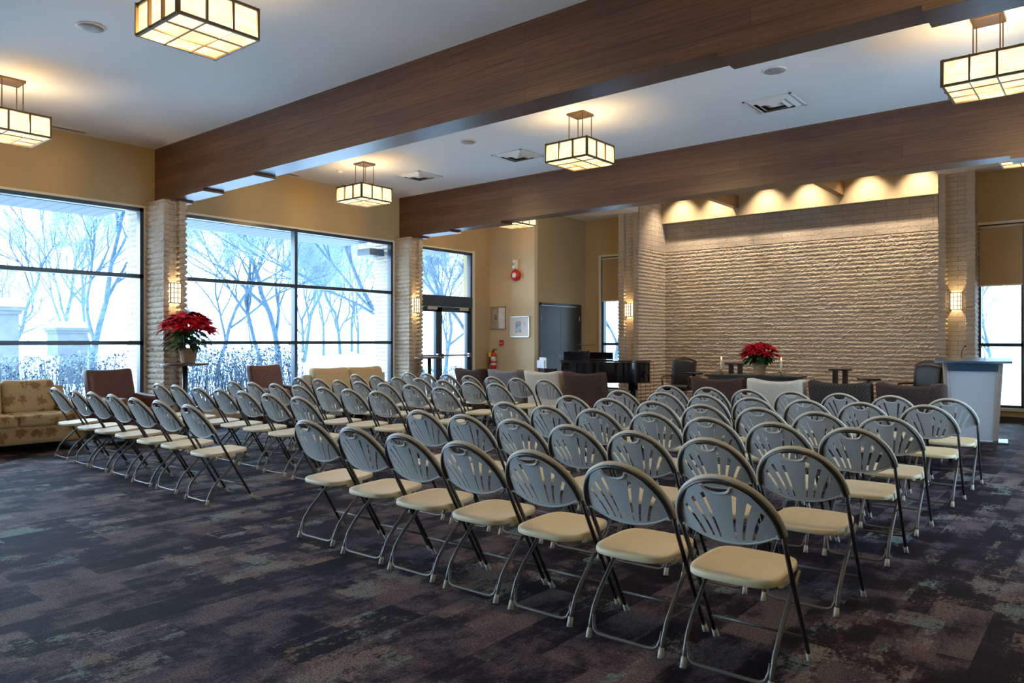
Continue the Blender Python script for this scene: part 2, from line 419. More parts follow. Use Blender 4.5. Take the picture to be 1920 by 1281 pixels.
# ---- windows
def window(idx, y0, y1, z0, z1, ymull, zr, x=XW, side=1, d=.10):
    w = .055; bs = []
    xa, xb = (x-.06, x+.05)
    bs += [(xa, xb, y0, y1, z1-w, z1), (xa, xb, y0, y1, z0, z0+w), (xa, xb, y0, y0+w, z0, z1), (xa, xb, y1-w, y1, z0, z1)]
    for ym in ymull: bs.append((xa, xb+.01, ym-.03, ym+.03, z0, z1))
    for z in zr: bs.append((xa, xb, y0, y1, z-.03, z+.03))
    o = struct(bxs('window_%d' % idx, 'alu_dark', bs)); 
    bxo('glass_pane', 'glass', (x-.012, x-.006, y0+.02, y1-.02, z0+.02, z1-.02), o)
    return o
window(1, .7, 5.29, .28, 3.45, [2.98], [2.40, 1.38])
window(2, 5.68, 10.36, .28, 3.45, [8.02], [2.41, 1.38])
window(6, -4.40, .35, .28, 3.45, [-2.0], [2.40, 1.38])
window(8, -9.5, -4.75, .28, 3.45, [-7.1], [2.40, 1.38])
window(5, 5.71, 10.36, .28, 3.45, [8.02], [2.41, 1.38], x=XR+.05)
# thin pale reveals around the window openings
struct(bxs('trim_3', 'trim', [
    (XW-.02, XW+.05, 5.29, 5.335, .28, 3.48), (XW-.02, XW+.05, 10.36, 10.41, .28, 3.48), (XW-.02, XW+.05, 12.80, 12.88, 0, 3.50),
    (XW-.02, XW+.045, .7, 5.335, 3.45, 3.485), (XW-.02, XW+.045, 5.67, 10.41, 3.45, 3.485), (XW-.02, XW+.045, 10.8, 12.84, 3.45, 3.485)]))
# end wall windows
def end_window(idx, x0, x1):
    z0, z1, w, y = .24, 3.46, .045, YC+.10
    o = struct(bxs('window_%d' % idx, 'alu_dark', [
        (x0, x1, y-.05, y+.05, z1-w, z1), (x0, x1, y-.05, y+.05, z0, z0+w), (x0, x0+w, y-.05, y+.05, z0, z1), (x1-w, x1, y-.05, y+.05, z0, z1),
        (x0, x1, y-.05, y+.05, 1.31, 1.37)]))
    bxo('glass_pane', 'glass', (x0+.02, x1-.02, y-.004, y+.002, z0+.02, z1-.02), o)
    struct(bxs('trim_%d' % (idx+1), 'trim', [(x0-.05, x1+.05, YC-.03, YC+.02, z1, z1+.045), (x0-.05, x0, YC-.03, YC+.02, z0, z1), (x1, x1+.05, YC-.03, YC+.02, z0, z1), (x0-.05, x1+.05, YC-.05, YC+.1, z0-.05, z0)]))
    return o
end_window(3, -9.83, -9.17); end_window(4, -1.95, -1.27)
for x0, x1, lab in ((-9.83,-9.17,'tan roller blind half drawn over narrow window behind piano'), (-1.95,-1.27,'tan roller blind half drawn over narrow window by podium')):
    t = thing('roller_blind', lab, 'window blind', (x0, YC+.03, 3.42))
    mk('roller', 'trim', lambda m: tube(m, [(.01,0,0),(x1-x0-.01,0,0)], .028, 12), t, True)
    bxo('blind_fabric', 'shade_fabric', (.02, x1-x0-.02, -.004, .002, -1.02, -.02), t)
    bxo('hem_bar', 'trim', (.02, x1-x0-.02, -.008, .006, -1.045, -1.02), t)

# ---- glazed exit door in the left wall
dy0, dy1 = 10.80, 12.79
o = struct(bxs('window_7', 'alu_dark', [
    (XW-.06, XW+.05, dy0, dy1, 3.39, 3.45), (XW-.06, XW+.05, dy0, dy0+.06, 0, 3.45), (XW-.06, XW+.05, dy1-.06, dy1, 0, 3.45),
    (XW-.06, XW+.06, dy0, dy1, 2.17, 2.42)]))
bxo('glass_pane', 'glass', (XW-.01, XW-.004, dy0+.05, dy1-.05, 2.42, 3.4), o)
for i, (a, b) in enumerate(((dy0+.06, 11.72), (11.73, dy1-.06))):
    d = struct(bxs('door_%d' % (i+1), 'alu_dark', [(XW-.05, XW+.03, a, a+.09, .02, 2.165), (XW-.05, XW+.03, b-.09, b, .02, 2.165), (XW-.05, XW+.03, a, b, 2.06, 2.165), (XW-.05, XW+.03, a, b, .02, .22)]))
    bxo('glass_pane', 'glass', (XW-.01, XW-.004, a+.08, b-.08, .2, 2.08), d)
    bxs('push_bar', 'steel', [(XW+.05, XW+.09, a+.04, b-.04, 1.07, 1.11), (XW+.02, XW+.09, a+.03, a+.09, 1.05, 1.13), (XW+.02, XW+.09, b-.09, b-.03, 1.05, 1.13)], d)
    bxo('door_closer', 'steel', (XW+.04, XW+.11, b-.42, b-.12, 2.10, 2.17), d)
# ---- dark oak double door in the closet wall
o = struct(bxs('trim_6', 'door_wood', [(XA-.1, XA+.02, 13.60, 13.66, 0, 2.30), (XA-.1, XA+.02, 15.24, 15.30, 0, 2.30), (XA-.1, XA+.02, 13.60, 15.30, 2.24, 2.30)]))
for i, (a, b) in enumerate(((13.665, 14.447), (14.453, 15.235))):
    d = struct(bxo('door_%d' % (i+3), 'door_wood', (XA-.05, XA-.005, a, b, .01, 2.235)))
    for z in (.3, 1.15, 1.95):
        yy = a if i == 0 else b
        mk('hinge', 'steel', lambda m: tube(m, [(XA+.005, yy, z-.05), (XA+.005, yy, z+.05)], .012, 8), d)
    if i == 0:
        mk('door_handle', 'steel', lambda m: (tube(m, [(XA, b-.07, 1.05), (XA+.06, b-.07, 1.05)], .014, 8), tube(m, [(XA+.06, b-.07, 1.05), (XA+.06, b-.2, 1.05)], .011, 8), lathe(m, [(.03,0),(.03,.01)], 12, (XA+.01, b-.07, 1.045))), d, True)

# ---- rough stone: courses built as real relief
CO = .083
def relief(u, z, amp=.03, seed=0.0, reg=1.0):
    c = z/CO; k = math.floor(c); f = c-k
    prof = math.sin(PI*min(1, max(0, f)))**.75
    n = noise.noise((u*7+seed, k*3.7, z*16)); n2 = noise.noise((u*28+seed, k*9.1, z*40))
    blk = math.floor((u+seed+k*.37)/.34); n3 = noise.cell((blk*1.3, k*2.1, seed))*.35; n4 = noise.noise((u*60+seed, k*5.3, z*90))
    return amp*(prof*(.78+.30*n3*reg) + reg*(.16*n + .50*n2 + .45*n4)) - amp*.25
def stone_wall(name, p0, du, w, nrm, z0, z1, zr, amp=.03, seed=0, su=.035, sz=.0166):
    """p0 start, du unit dir, relief below zr, nearly flat above"""
    bm = bmesh.new(); nu = max(2, int(w/su)); nz = int((z1-z0)/sz); vs = []
    for i in range(nu+1):
        col = []
        for j in range(nz+1):
            u = w*i/nu; z = z0+(z1-z0)*j/nz
            d = relief(u, z, amp, seed) if z < zr else .004*noise.noise((u*25, z*25, seed))+.012
            col.append(bm.verts.new((p0[0]+du[0]*u+nrm[0]*d, p0[1]+du[1]*u+nrm[1]*d, z)))
        vs.append(col)
    for i in range(nu):
        for j in range(nz): bm.faces.new((vs[i][j], vs[i+1][j], vs[i+1][j+1], vs[i][j+1]))
    me_ = finish(bm, name, 'stone_rough', recalc=False)
    me_.data.materials.append(M['stone_smooth'])
    for p in me_.data.polygons:
        if p.center.z > zr: p.material_index = 1
    return struct(me_)
ZR = 3.57
stone_wall('wall_alcove', (AX0, AYB), (1,0), AX1-AX0, (0,-1), 0, 4.6, ZR, .024, 1.5, su=.022, sz=.0138)
stone_wall('wall_alcove_left', (AX0, AYF), (0,1), AYB-AYF, (1,0), 0, 5.3, ZR, .024, 4.2)
stone_wall('wall_alcove_right', (AX1, AYB), (0,-1), AYB-AYF, (-1,0), 0, 5.3, ZR, .03, 8.2)

def pier(name, outline, z1, zr=99, seed=0, amp=.028):
    """outline: list of (x, y, rough) corner points, counter-clockwise; rough flag belongs to the edge that starts there"""
    pts = []; n = len(outline)
    for i in range(n):
        x0, y0, r = outline[i]; x1, y1, _ = outline[(i+1) % n]
        L = math.hypot(x1-x0, y1-y0); k = max(1, int(L/.03)); nx, ny = (y1-y0)/L, -(x1-x0)/L
        for j in range(k):
            t_ = j/k; pts.append((x0+(x1-x0)*t_, y0+(y1-y0)*t_, nx, ny, r, i))
    m = len(pts); P = []
    for q in range(m):
        x, y, nx, ny, r, e = pts[q]; pe = pts[q-1]
        if pe[5] != e:
            nx, ny = nx+pe[2], ny+pe[3]; r = r and pe[4]
            r = 1 if (pts[q][4] or pe[4]) else 0
        P.append((x, y, nx, ny, r, e))
    bm = bmesh.new(); nz = int(z1/.0138); rings = []
    for j in range(nz+1):
        z = z1*j/nz; ring = []
        for q, (x, y, nx, ny, r, e) in enumerate(P):
            d = relief(x*1.3+y, z, amp, seed, .55) if (r and z < zr) else .003
            ring.append(bm.verts.new((x+nx*d, y+ny*d, z)))
        rings.append(ring)
    fl = []
    for A, B in zip(rings, rings[1:]):
        for q in range(m):
            f = bm.faces.new((A[q], A[(q+1) % m], B[(q+1) % m], B[q])); fl.append((f, pts[q][4]))
    bm.faces.new(rings[-1])
    for f, r in fl: f.material_index = 0 if r else 1
    o = finish(bm, name, 'stone_rough'); o.data.materials.append(M['stone_recess'])
    return struct(o)
def window_pier(name, xf, y0, y1, ya, yb, sgn=1, seed=0):
    rx = .06*sgn; back = -12.26 if sgn > 0 else XR+.62
    pts = [(back, y0, 1), (xf, y0, 1), (xf, ya, 1), (xf-rx, ya, 0), (xf-rx, yb, 1), (xf, yb, 1), (xf, y1, 1), (back, y1, 1)]
    if sgn < 0: pts = [(x, y, r) for x, y, r in pts][::-1]
    return pier(name, pts, 3.53, seed=seed, amp=.038)
window_pier('wall_pier_1', -11.06, 5.335, 5.665, 5.40, 5.575, 1, 2.2)
window_pier('wall_pier_2', -11.20, 10.42, 10.78, 10.48, 10.70, 1, 6.1)
pier('wall_pier_3', [(1.1, 5.33, 1), (2.2, 5.33, 1), (2.2, 5.67, 1), (1.1, 5.67, 1)], 3.53, seed=3)
pier('wall_pier_4', [(1.1, 10.42, 1), (2.2, 10.42, 1), (2.2, 10.78, 1), (1.1, 10.78, 1)], 3.53, seed=5)
def alcove_pier(name, x0, xa, xb, x1, seed):
    return pier(name, [(x0, AYF, 1), (xa, AYF, 1), (xa, AYF+.07, 0), (xb, AYF+.07, 1), (xb, AYF, 1), (x1, AYF, 1), (x1, AYF+.40, 1), (x0, AYF+.40, 1)], H, ZR, seed, .024)
alcove_pier('wall_pier_5', -9.12, -8.98, -8.72, AX0+.0, 7.7)
alcove_pier('wall_pier_6', AX1+.0, -2.40, -2.07, -1.95, 9.9)

# ---- stepped laminated ceiling beams
def beam(name, y0, y1):
    xs = [(XW-.02, -11.08, 3.525), (-11.08, -10.18, 3.56), (-10.18, -8.87, 3.60), (-8.87, -2.41, 3.64), (-2.41, -1.0, 3.60), (-1.0, -.1, 3.56), (-.1, XR+.02, 3.525)]
    bm = bmesh.new(); prof = [(xs[0][0], H+.02)]
    for a, b, z in xs: prof += [(a, z), (b, z)]
    prof.append((xs[-1][1], H+.02))
    A = [bm.verts.new((x, y0, z)) for x, z in prof]; B = [bm.verts.new((x, y1, z)) for x, z in prof]
    n = len(prof); bm.faces.new(A[::-1]); bm.faces.new(B)
    for i in range(n): bm.faces.new((A[i], A[(i+1) % n], B[(i+1) % n], B[i]))
    return struct(finish(bm, name, 'beam'))
beam('trim_1', 5.47, 5.80); beam('trim_2', 10.55, 10.88); beam('trim_8', .39, .72); beam('trim_15', -4.69, -4.36)
for i, x in enumerate((-6.67, -4.41)):
    struct(bxo('trim_%d' % (9+i), 'small_beam', (x-.13, x, 10.9, AYB-.2, 4.42, 4.70)))

# ------------------------------------------------------------------ folding chairs
def hoop_pt(t_, a=.222, off=0):
    z = .62+(.843+off-.62)*math.sin(t_); x = (a+off)*math.cos(t_)
    return Vector((x, .415-.585*z, z))
def tubep(z): return .415-.585*z + .02*math.exp(-((z-.2)/.2)**2)*0
def chair_proto():
    root = thing('folding_chair', 'x', 'chair', group='folding chairs set out in rows')
    # seat: dished plate with rounded corners
    bm = bmesh.new()
    def plan(s_, z):
        ring = []
        for i in range(40):
            a = 2*PI*i/40; c, s2 = math.cos(a), math.sin(a); e = .42
            x = math.copysign(abs(c)**e, c); y = math.copysign(abs(s2)**e, s2)
            w = .197 - .012*max(0, y)
            ring.append(bm.verts.new((x*w*s_, .215 + (y*.195 - (.02*(1-x*x) if y < 0 else 0))*s_, z + .010*y*s_)))
        return ring
    rs = [plan(.90, .411), plan(.99, .411), plan(1.0, .414), plan(1.0, .433), plan(.988, .438), plan(.9, .438), plan(.6, .431), plan(.25, .428)]
    for A, B in zip(rs, rs[1:]):
        for i in range(40): bm.faces.new((A[i], A[(i+1) % 40], B[(i+1) % 40], B[i]))
    bm.faces.new(rs[-1]); bm.faces.new(rs[0][::-1])
    for s_ in (-1, 1): soft(bm, (s_*.185, .19, .405), (.012, .07, .022), .01, 4)
    finish(bm, 'seat', 'plastic_seat', root, True)
    # fan backrest with open slots
    bm = bmesh.new(); NR = 14
    slots = [(sg*c_-w_/2, sg*c_+w_/2) for sg in (-1, 1) for c_, w_ in ((.255, .074), (.475, .072), (.690, .066))]
    edges = sorted(set([-1.0, 1.0] + [e for s_ in slots for e in s_] + [k*.08 for k in range(-12, 13) if not any(s_[0]-.02 < k*.08 < s_[1]+.02 for s_ in slots)]))
    def bottom(x): return .560 + .054*min(1, (abs(x)/.20)**2.2)
    def dish(x, z): return .415-.585*z - .036*(1-(x/.22)**2)
    def hand(u): return .046*math.sqrt(max(0, 1-(u/.205)**2))
    def fan(u, f):
        sg = math.copysign(1, u); q = abs(u); xb = .120*q+.088*q**4; a = q*1.46
        xt, zt = .212*math.sin(a), .622+(.832-.622)*math.cos(a) - hand(u)
        zb = bottom(xb); x = xb+(xt-xb)*f**1.35
        return sg*x, zb+(zt-zb)*f
    cols = []
    for u in edges:
        col = []
        for j in range(NR+1):
            x, z = fan(u, j/NR); col.append((x, dish(x, z), z))
        cols.append(col)
    V = {}
    def gv(i, j, k):
        if (i, j, k) not in V:
            x, y, z = cols[i][j]; V[(i, j, k)] = bm.verts.new((x, y+(.003 if k else -.002), z))
        return V[(i, j, k)]
    def solid(i, j):
        if i < 0 or j < 0 or i >= len(edges)-1 or j >= NR: return False
        mid = (edges[i]+edges[i+1])/2
        for s0, s1 in slots:
            if s0 < mid < s1:
                return not (1 <= j < 12)
        return True
    for i in range(len(edges)-1):
        for j in range(NR):
            if not solid(i, j): continue
            bm.faces.new([gv(*q) for q in ((i,j,0),(i+1,j,0),(i+1,j+1,0),(i,j+1,0))])
            bm.faces.new([gv(*q) for q in ((i,j,1),(i,j+1,1),(i+1,j+1,1),(i+1,j,1))])
            for di, dj, e in ((-1,0,((i,j),(i,j+1))), (1,0,((i+1,j+1),(i+1,j))), (0,-1,((i+1,j),(i,j))), (0,1,((i,j+1),(i+1,j+1)))):
                if not solid(i+di, j+dj):
                    (a1, b1), (a2, b2) = e
                    bm.faces.new([gv(a1,b1,0), gv(a1,b1,1), gv(a2,b2,1), gv(a2,b2,0)])
    # lip under the hand hold and along the lower edge
    lip = []
    for k in range(-8, 9):
        x, z = fan(k/8*.204, 1); lip.append((x, dish(x, z)-.003, z))
    tube(bm, lip, .0065, 6)
    low = []
    for k in range(-10, 11):
        x = k/10*.205; z = bottom(x); low.append((x, dish(x, z), z))
    tube(bm, low, .006, 6)
    for s_ in (-1, 1): soft(bm, (s_*.203, .055, .625), (.010, .012, .022), .006, 3)
    finish(bm, 'backrest', 'plastic_back', root)
    # plastic rim around the hoop
    mk('backrest_rim', 'plastic_rim', lambda m: tube(m, [hoop_pt(PI*k/28, off=.006)+Vector((0,.004,.001)) for k in range(29)], .0128, 8), root, True)
    mk('backrest_hoop', 'tube', lambda m: tube(m, [hoop_pt(PI*k/28, off=-.005)+Vector((0,-.009,-.002)) for k in range(29)], .0118, 8), root, True)  # dark tube set rear-below; its colour doubles as the rim's shaded side
    for s_ in (-1, 1):
        mk('front_leg', 'tube', lambda m: tube(m, [hoop_pt(0 if s_ > 0 else PI), (s_*.219, tubep(.5)-.0, .5), (s_*.216, tubep(.25), .25), (s_*.216, tubep(.02), .02)], .0105, 8), root, True)
        mk('foot_cap', 'cap', lambda m: tube(m, [(s_*.216, tubep(.045), .045), (s_*.216, tubep(.0)+.002, .0)], [.0125, .0155], 8), root, True)
        mk('rear_leg', 'tube_light', lambda m: tube(m, [(s_*.187, .002, .01), (s_*.188, .022, .075), (s_*.189, .05, .135), (s_*.19, .105, .20), (s_*.19, .22, .305), (s_*.19, .345, .405)], .0105, 8), root, True)
        mk('foot_cap', 'cap', lambda m: tube(m, [(s_*.187, .012, .045), (s_*.187, 0, 0)], [.0125, .0155], 8), root, True)
    mk('rear_stretcher', 'tube_light', lambda m: tube(m, [(-.178,.032,.105),(-.176,.024,.07),(-.165,.014,.04),(-.145,.010,.028),(-.11,.009,.026),(.11,.009,.026),(.145,.010,.028),(.165,.014,.04),(.176,.024,.07),(.178,.032,.105)], .0085, 8), root, True)
    mk('front_stretcher', 'tube_light', lambda m: tube(m, [(-.214, tubep(.125), .125), (.214, tubep(.125), .125)], .007, 6), root, True)
    return root
CH={
'A':[(-9.75,3.47),(-9.07,3.43),(-8.58,3.42),(-8.03,3.40),(-7.39,3.34),(-6.89,3.34),(-6.22,3.28)],
'B':[(-9.66,4.65),(-9.16,4.63),(-8.49,4.58),(-8.05,4.58),(-7.49,4.55),(-6.88,4.48),(-6.28,4.43)],
'C':[(-9.46,5.58),(-8.95,5.58),(-8.49,5.60),(-8.01,5.61),(-7.37,5.53),(-6.85,5.50),(-6.33,5.48)],
'D':[(-9.63,6.75),(-9.02,6.67),(-8.53,6.65),(-7.98,6.59),(-7.53,6.60),(-6.95,6.55),(-6.31,6.44)],
'E':[(-9.81,7.99),(-9.18,7.88),(-8.52,7.77),(-8.09,7.76),(-7.42,7.61),(-6.81,7.50),(-6.29,7.43)],
'F':[(-9.71,9.07),(-9.18,9.00),(-8.70,8.99),(-8.04,8.82),(-7.51,8.78),(-6.95,8.69),(-6.37,8.61)],
'R1':[(-4.35,3.16),(-3.78,3.10),(-3.28,3.06),(-2.77,3.03),(-2.28,3.01),(-1.75,2.96),(-1.27,2.94)],
'R2':[(-4.30,4.18),(-3.76,4.13),(-3.31,4.12),(-2.78,4.07),(-2.29,4.03),(-1.79,4.01),(-1.31,3.97)],
'R3':[(-4.27,5.21),(-3.73,5.16),(-3.24,5.13),(-2.81,5.16),(-2.30,5.09),(-1.82,5.06),(-1.35,5.06)],
'R4':[(-4.25,6.23),(-3.76,6.17),(-3.28,6.14),(-2.79,6.09),(-2.33,6.10),(-1.83,6.02),(-1.35,5.98)],
'R5':[(-4.29,7.24),(-3.83,7.29),(-3.31,7.25),(-2.76,7.15),(-2.29,7.20),(-1.79,7.19),(-1.28,7.23)],
'R6':[(-4.34,8.45),(-3.78,8.37),(-3.27,8.30),(-2.75,8.27),(-2.27,8.29),(-1.78,8.27),(-1.26,8.18)],
}
RN = ['rearmost row', 'second row from back', 'third row from back', 'third row from front', 'second row from front', 'foremost row']
proto = chair_proto(); used = False
for key, lst in CH.items():
    left = key in 'ABCDEF'
    ri = 'ABCDEF'.index(key) if left else int(key[1])-1
    xs_ = [p[0] for p in lst]
    for _ in range(60):
        for k in range(6):
            g = .494-(xs_[k+1]-xs_[k])
            if g > 0: xs_[k] -= g/2; xs_[k+1] += g/2
    for k, (x, y) in enumerate(lst):
        x = xs_[k]
        c = copy_tree(proto) if used else proto
        used = True
        c.location = (x, y, 0); c.rotation_euler.z = R(random.uniform(-1.0, 1.0))
        if left: c['label'] = 'ivory fan-back folding chair in left block, %s, %s from the windows' % (RN[ri], ORD[k])
        else: c['label'] = 'ivory fan-back folding chair in right block, %s, %s from centre aisle' % (RN[ri], ORD[k])

# ------------------------------------------------------------------ upholstered seating
def club_back(label, x, y, w, mat, rz=0, grp='upholstered armchairs in the front row', hh=.945):
    """slip-covered armchair seen from behind; faces +y, origin at back centre on the floor"""
    t = thing('armchair', label, 'armchair', (x, y, 0), rz, grp); hw = w/2
    def dip(p):
        u = p.x/hw; f = max(0, (p.z-.5)/.45)
        p = p.copy(); p.z -= .050*(1-u*u)*max(0, (p.z-.8)/.145); p.x *= 1+.03*f; p.y -= .10*f + .02*(1-u*u)*f
        return p
    mk('backrest', mat, lambda m: soft(m, (0, .15, .55), (hw-.01, .105, hh-.55), .045, 12, dip), t, True)
    mk('seat_cushion', mat, lambda m: soft(m, (0, .45, .37), (hw-.11, .30, .09), .05, 8), t, True)
    mk('seat_base', mat, lambda m: soft(m, (0, .42, .22), (hw-.02, .33, .10), .03, 6), t, True)
    for s_ in (-1, 1):
        mk('armrest', mat, lambda m: soft(m, (s_*(hw-.045), .47, .40), (.045, .34, .23), .05, 8, lambda p: Vector((p.x, p.y, p.z - .06*max(0, (p.y-.2)/.6)*(1 if p.z > .4 else 0)))), t, True)
        for yy in (.14, .72):
            mk('leg', 'dark_wood', lambda m: tube(m, [(s_*(hw-.07), yy, .14), (s_*(hw-.07), yy, 0)], [.028, .018], 8), t, True)
    return t
club_back('dark brown armchair leftmost in front row, beside grey armchair', -8.83, 9.62, .66, 'dark_brown_cloth', R(-2))
club_back('grey armchair in front row between dark brown and cream armchairs', -8.02, 9.62, .68, 'grey_cloth', R(1))
club_back('cream armchair in front row before the piano, seen from behind', -7.22, 9.60, .70, 'cream_cloth', R(-1))
club_back('chestnut brown armchair in front row before the piano, beside cream armchair', -6.43, 9.60, .72, 'brown_cloth', R(0))
club_back('dark brown armchair in front row left of altar poinsettia', -4.08, 9.22, .70, 'brown_cloth', R(1), hh=.95)
club_back('cream armchair in front row below altar poinsettia and right candle', -3.32, 9.22, .70, 'cream_cloth', R(-2), hh=.95)
club_back('grey checked armchair in front row beside the wide brown armchair', -2.56, 9.22, .70, 'check_cloth', R(0), hh=.95)
club_back('dark brown armchair rightmost in front row, nearest the podium', -1.81, 9.22, .70, 'dark_brown_cloth', R(-1), hh=.95)

def leather_chair(label, x, y, rz):
    """faces +y; origin floor centre"""
    t = thing('armchair', label, 'armchair', (x, y, 0), rz, 'leather armchairs by the windows')
    def lean(p): 
        f = max(0, p.z-.35); q = p.copy(); q.y -= .22*f; q.z -= .02*(1-(p.x/.36)**2)*(1 if p.z > .9 else 0); return q
    mk('backrest', 'brown_leather', lambda m: soft(m, (0, -.26, .66), (.36, .075, .355), .045, 10, lean), t, True)
    mk('seat_cushion', 'brown_leather', lambda m: soft(m, (0, .10, .38), (.26, .32, .09), .05, 8), t, True)
    mk('seat_base', 'brown_leather', lambda m: soft(m, (0, .06, .22), (.36, .36, .10), .03, 6), t, True)
    for s_ in (-1, 1):
        mk('armrest', 'brown_leather', lambda m: soft(m, (s_*.355, .08, .45), (.075, .36, .19), .07, 10, lambda p: Vector((p.x + s_*.03*max(0, p.z-.45), p.y, p.z + .09*max(0, -p.y)))), t, True)
        for yy in (-.26, .36):
            mk('leg', 'dark_wood', lambda m: tube(m, [(s_*.30, yy, .15), (s_*.30, yy, 0)], [.03, .02], 8), t, True)
leather_chair('brown leather armchair beside the gold floral sofa, before first window', -10.82, 4.70, R(-74))
leather_chair('brown leather armchair between tall plant table and beige loveseat', -10.85, 7.22, R(-74))

def sofa(label, x, y, L, mat, armmat, cushmat, rz, ncush, hh=.90, name='sofa', leg=True):
    """faces +y; origin floor centre"""
    t = thing(name, label, 'sofa', (x, y, 0), rz); hl = L/2
    mk('frame', armmat, lambda m: (soft(m, (0, 0, .22), (hl-.02, .43, .12), .02, 6), soft(m, (0, -.36, .48), (hl-.03, .06, .32), .04, 8)), t, True)
    cw = (L-.36)/ncush
    for k in range(ncush):
        cx = -hl+.18+cw*(k+.5)
        mk('seat_cushion', cushmat, lambda m: soft(m, (cx, .10, .395), (cw/2-.004, .35, .075), .035, 8), t, True)
        mk('back_cushion', cushmat, lambda m: soft(m, (cx, -.20, hh-.235), (cw/2-.003, .11, .235), .075, 12, lambda p: Vector((p.x, p.y-.22*(p.z-.42), p.z-.02*(1-((p.x-cx)/(cw/2))**2)*(p.z > .8)))), t, True)
    for s_ in (-1, 1):
        mk('armrest', armmat, lambda m: soft(m, (s_*(hl-.09), .0, .36), (.085, .42, .24), .06, 8, lambda p: Vector((p.x, p.y, p.z + .05*max(0, -p.y)))), t, True)
        for yy in (-.36, .37):
            mk('leg', 'dark_wood', lambda m: lathe(m, [(.018,0),(.03,.03),(.022,.06),(.035,.11)], 10, (s_*(hl-.08), yy, 0)), t, True)
    return t
sofa('gold floral brocade sofa against the first window at left edge', -11.08, 3.0, 2.24, 'floral', 'floral', 'floral', R(-90), 3)
sofa('beige two-cushion loveseat with pale arms before the second window', -10.98, 8.90, 1.98, 'beige_cloth', 'pale_cloth', 'beige_cloth', R(-90), 2, .93, 'loveseat')

# ------------------------------------------------------------------ pedestal tables and poinsettias
def pedestal(label, x, y, z, r):
    t = thing('pedestal_table', label, 'table', (x, y, 0), 0, 'tall pedestal tables')
    mk('tabletop', 'table_wood', lambda m: lathe(m, [(r-.01, z-.035), (r, z-.03), (r, z-.005), (r-.01, z)], 36), t)
    mk('post', 'black', lambda m: tube(m, [(0,0,.03), (0,0,z-.036)], .038, 16), t, True)
    mk('base', 'black', lambda m: lathe(m, [(.24,0),(.24,.012),(.10,.03),(.045,.05)], 28), t, True)
pedestal('tall round walnut pedestal table by first stone pier, holding poinsettia', -10.60, 5.42, 1.085, .33)
pedestal('tall round pedestal table before the glazed exit doors', -10.82, 10.62, 1.09, .31)
def leaf_mesh(bm, base, d, L, w, droop=.3, up=Vector((0,0,1))):
    d = d.normalized(); side = d.cross(up)
    if side.length < .05: side = Vector((1,0,0))
    side.normalize(); nrm = side.cross(d).normalized(); K = 5; rows = []
    for i in range(K+1):
        f = i/K; ww = w*math.sin(PI*min(1, .12+.88*f)**.8)**.9 if i < K else .001
        p = base + d*L*f - Vector((0,0,1))*droop*L*f*f
        rows.append((bm.verts.new(p+side*ww/2+nrm*ww*.12), bm.verts.new(p - nrm*.0), bm.verts.new(p-side*ww/2+nrm*ww*.12)))
    for a, b in zip(rows, rows[1:]):
        bm.faces.new((a[0], a[1], b[1], b[0])); bm.faces.new((a[1], a[2], b[2], b[1]))
def poinsettia(label, x, y, z, pr, ph, rad, hgt, seed, cat_extra=''):
    rnd = random.Random(seed)
    t = thing('potted_poinsettia', label, 'plant', (x, y, z))
    mk('pot', 'wicker', lambda m: lathe(m, [(pr*.72,0),(pr*.74,.01),(pr*.9,ph*.6),(pr,ph-.02),(pr*1.04,ph-.015),(pr*1.04,ph),(pr*.9,ph),(pr*.86,ph-.03)], 24), t, True)
    def stems(m):
        for k in range(12):
            a = rnd.uniform(0, 2*PI); q = rnd.uniform(.2, .75)
            tube(m, [(pr*.4*math.cos(a), pr*.4*math.sin(a), ph-.04), (rad*q*.6*math.cos(a), rad*q*.6*math.sin(a), ph+hgt*.35), (rad*q*math.cos(a), rad*q*math.sin(a), ph+hgt*.7*(1-q*.4))], .005, 5)
    mk('stems', 'leaf', stems, t)
    def green(m):
        for k in range(95):
            a = rnd.uniform(0, 2*PI); q = rnd.uniform(.25, .85)*rad; zz = ph + hgt*rnd.uniform(.02, .50)
            b = Vector((q*.8*math.cos(a), q*.8*math.sin(a), zz)); d = Vector((math.cos(a), math.sin(a), rnd.uniform(-.5, .25)))
            leaf_mesh(m, b, d, rnd.uniform(.10, .15)*rad/.36, rnd.uniform(.055, .08)*rad/.36, rnd.uniform(.2, .6))
    mk('green_leaves', 'leaf', green, t, True)
    def red(m):
        pts = []
        for k in range(44):
            f = (k+.5)/44; q = rad*.86*math.sqrt(f); a = k*2.39996 + rnd.uniform(-.2, .2)
            pts.append(Vector((q*math.cos(a), q*math.sin(a), ph + hgt*(.93-.50*f*f) + rnd.uniform(-.04, .03))))
        for p in pts:
            out = Vector((p.x, p.y, .16)).normalized(); n_ = (out*.7+Vector((0,0,1))).normalized()
            a1 = n_.cross(Vector((1,.2,0))).normalized(); a2 = n_.cross(a1)
            for k in range(11):
                th = 2*PI*k/11+rnd.uniform(-.2, .2); d = a1*math.cos(th)+a2*math.sin(th)+n_*(.15 if k % 2 else .45)
                leaf_mesh(m, p, d, rnd.uniform(.10, .15)*rad/.36, rnd.uniform(.048, .068)*rad/.36, rnd.uniform(.1, .45), n_)
    mk('red_bracts', 'petal', red, t, True)
poinsettia('large red poinsettia in wicker pot on tall table by stone pier', -10.54, 5.44, 1.086, .13, .22, .41, .50, 3)

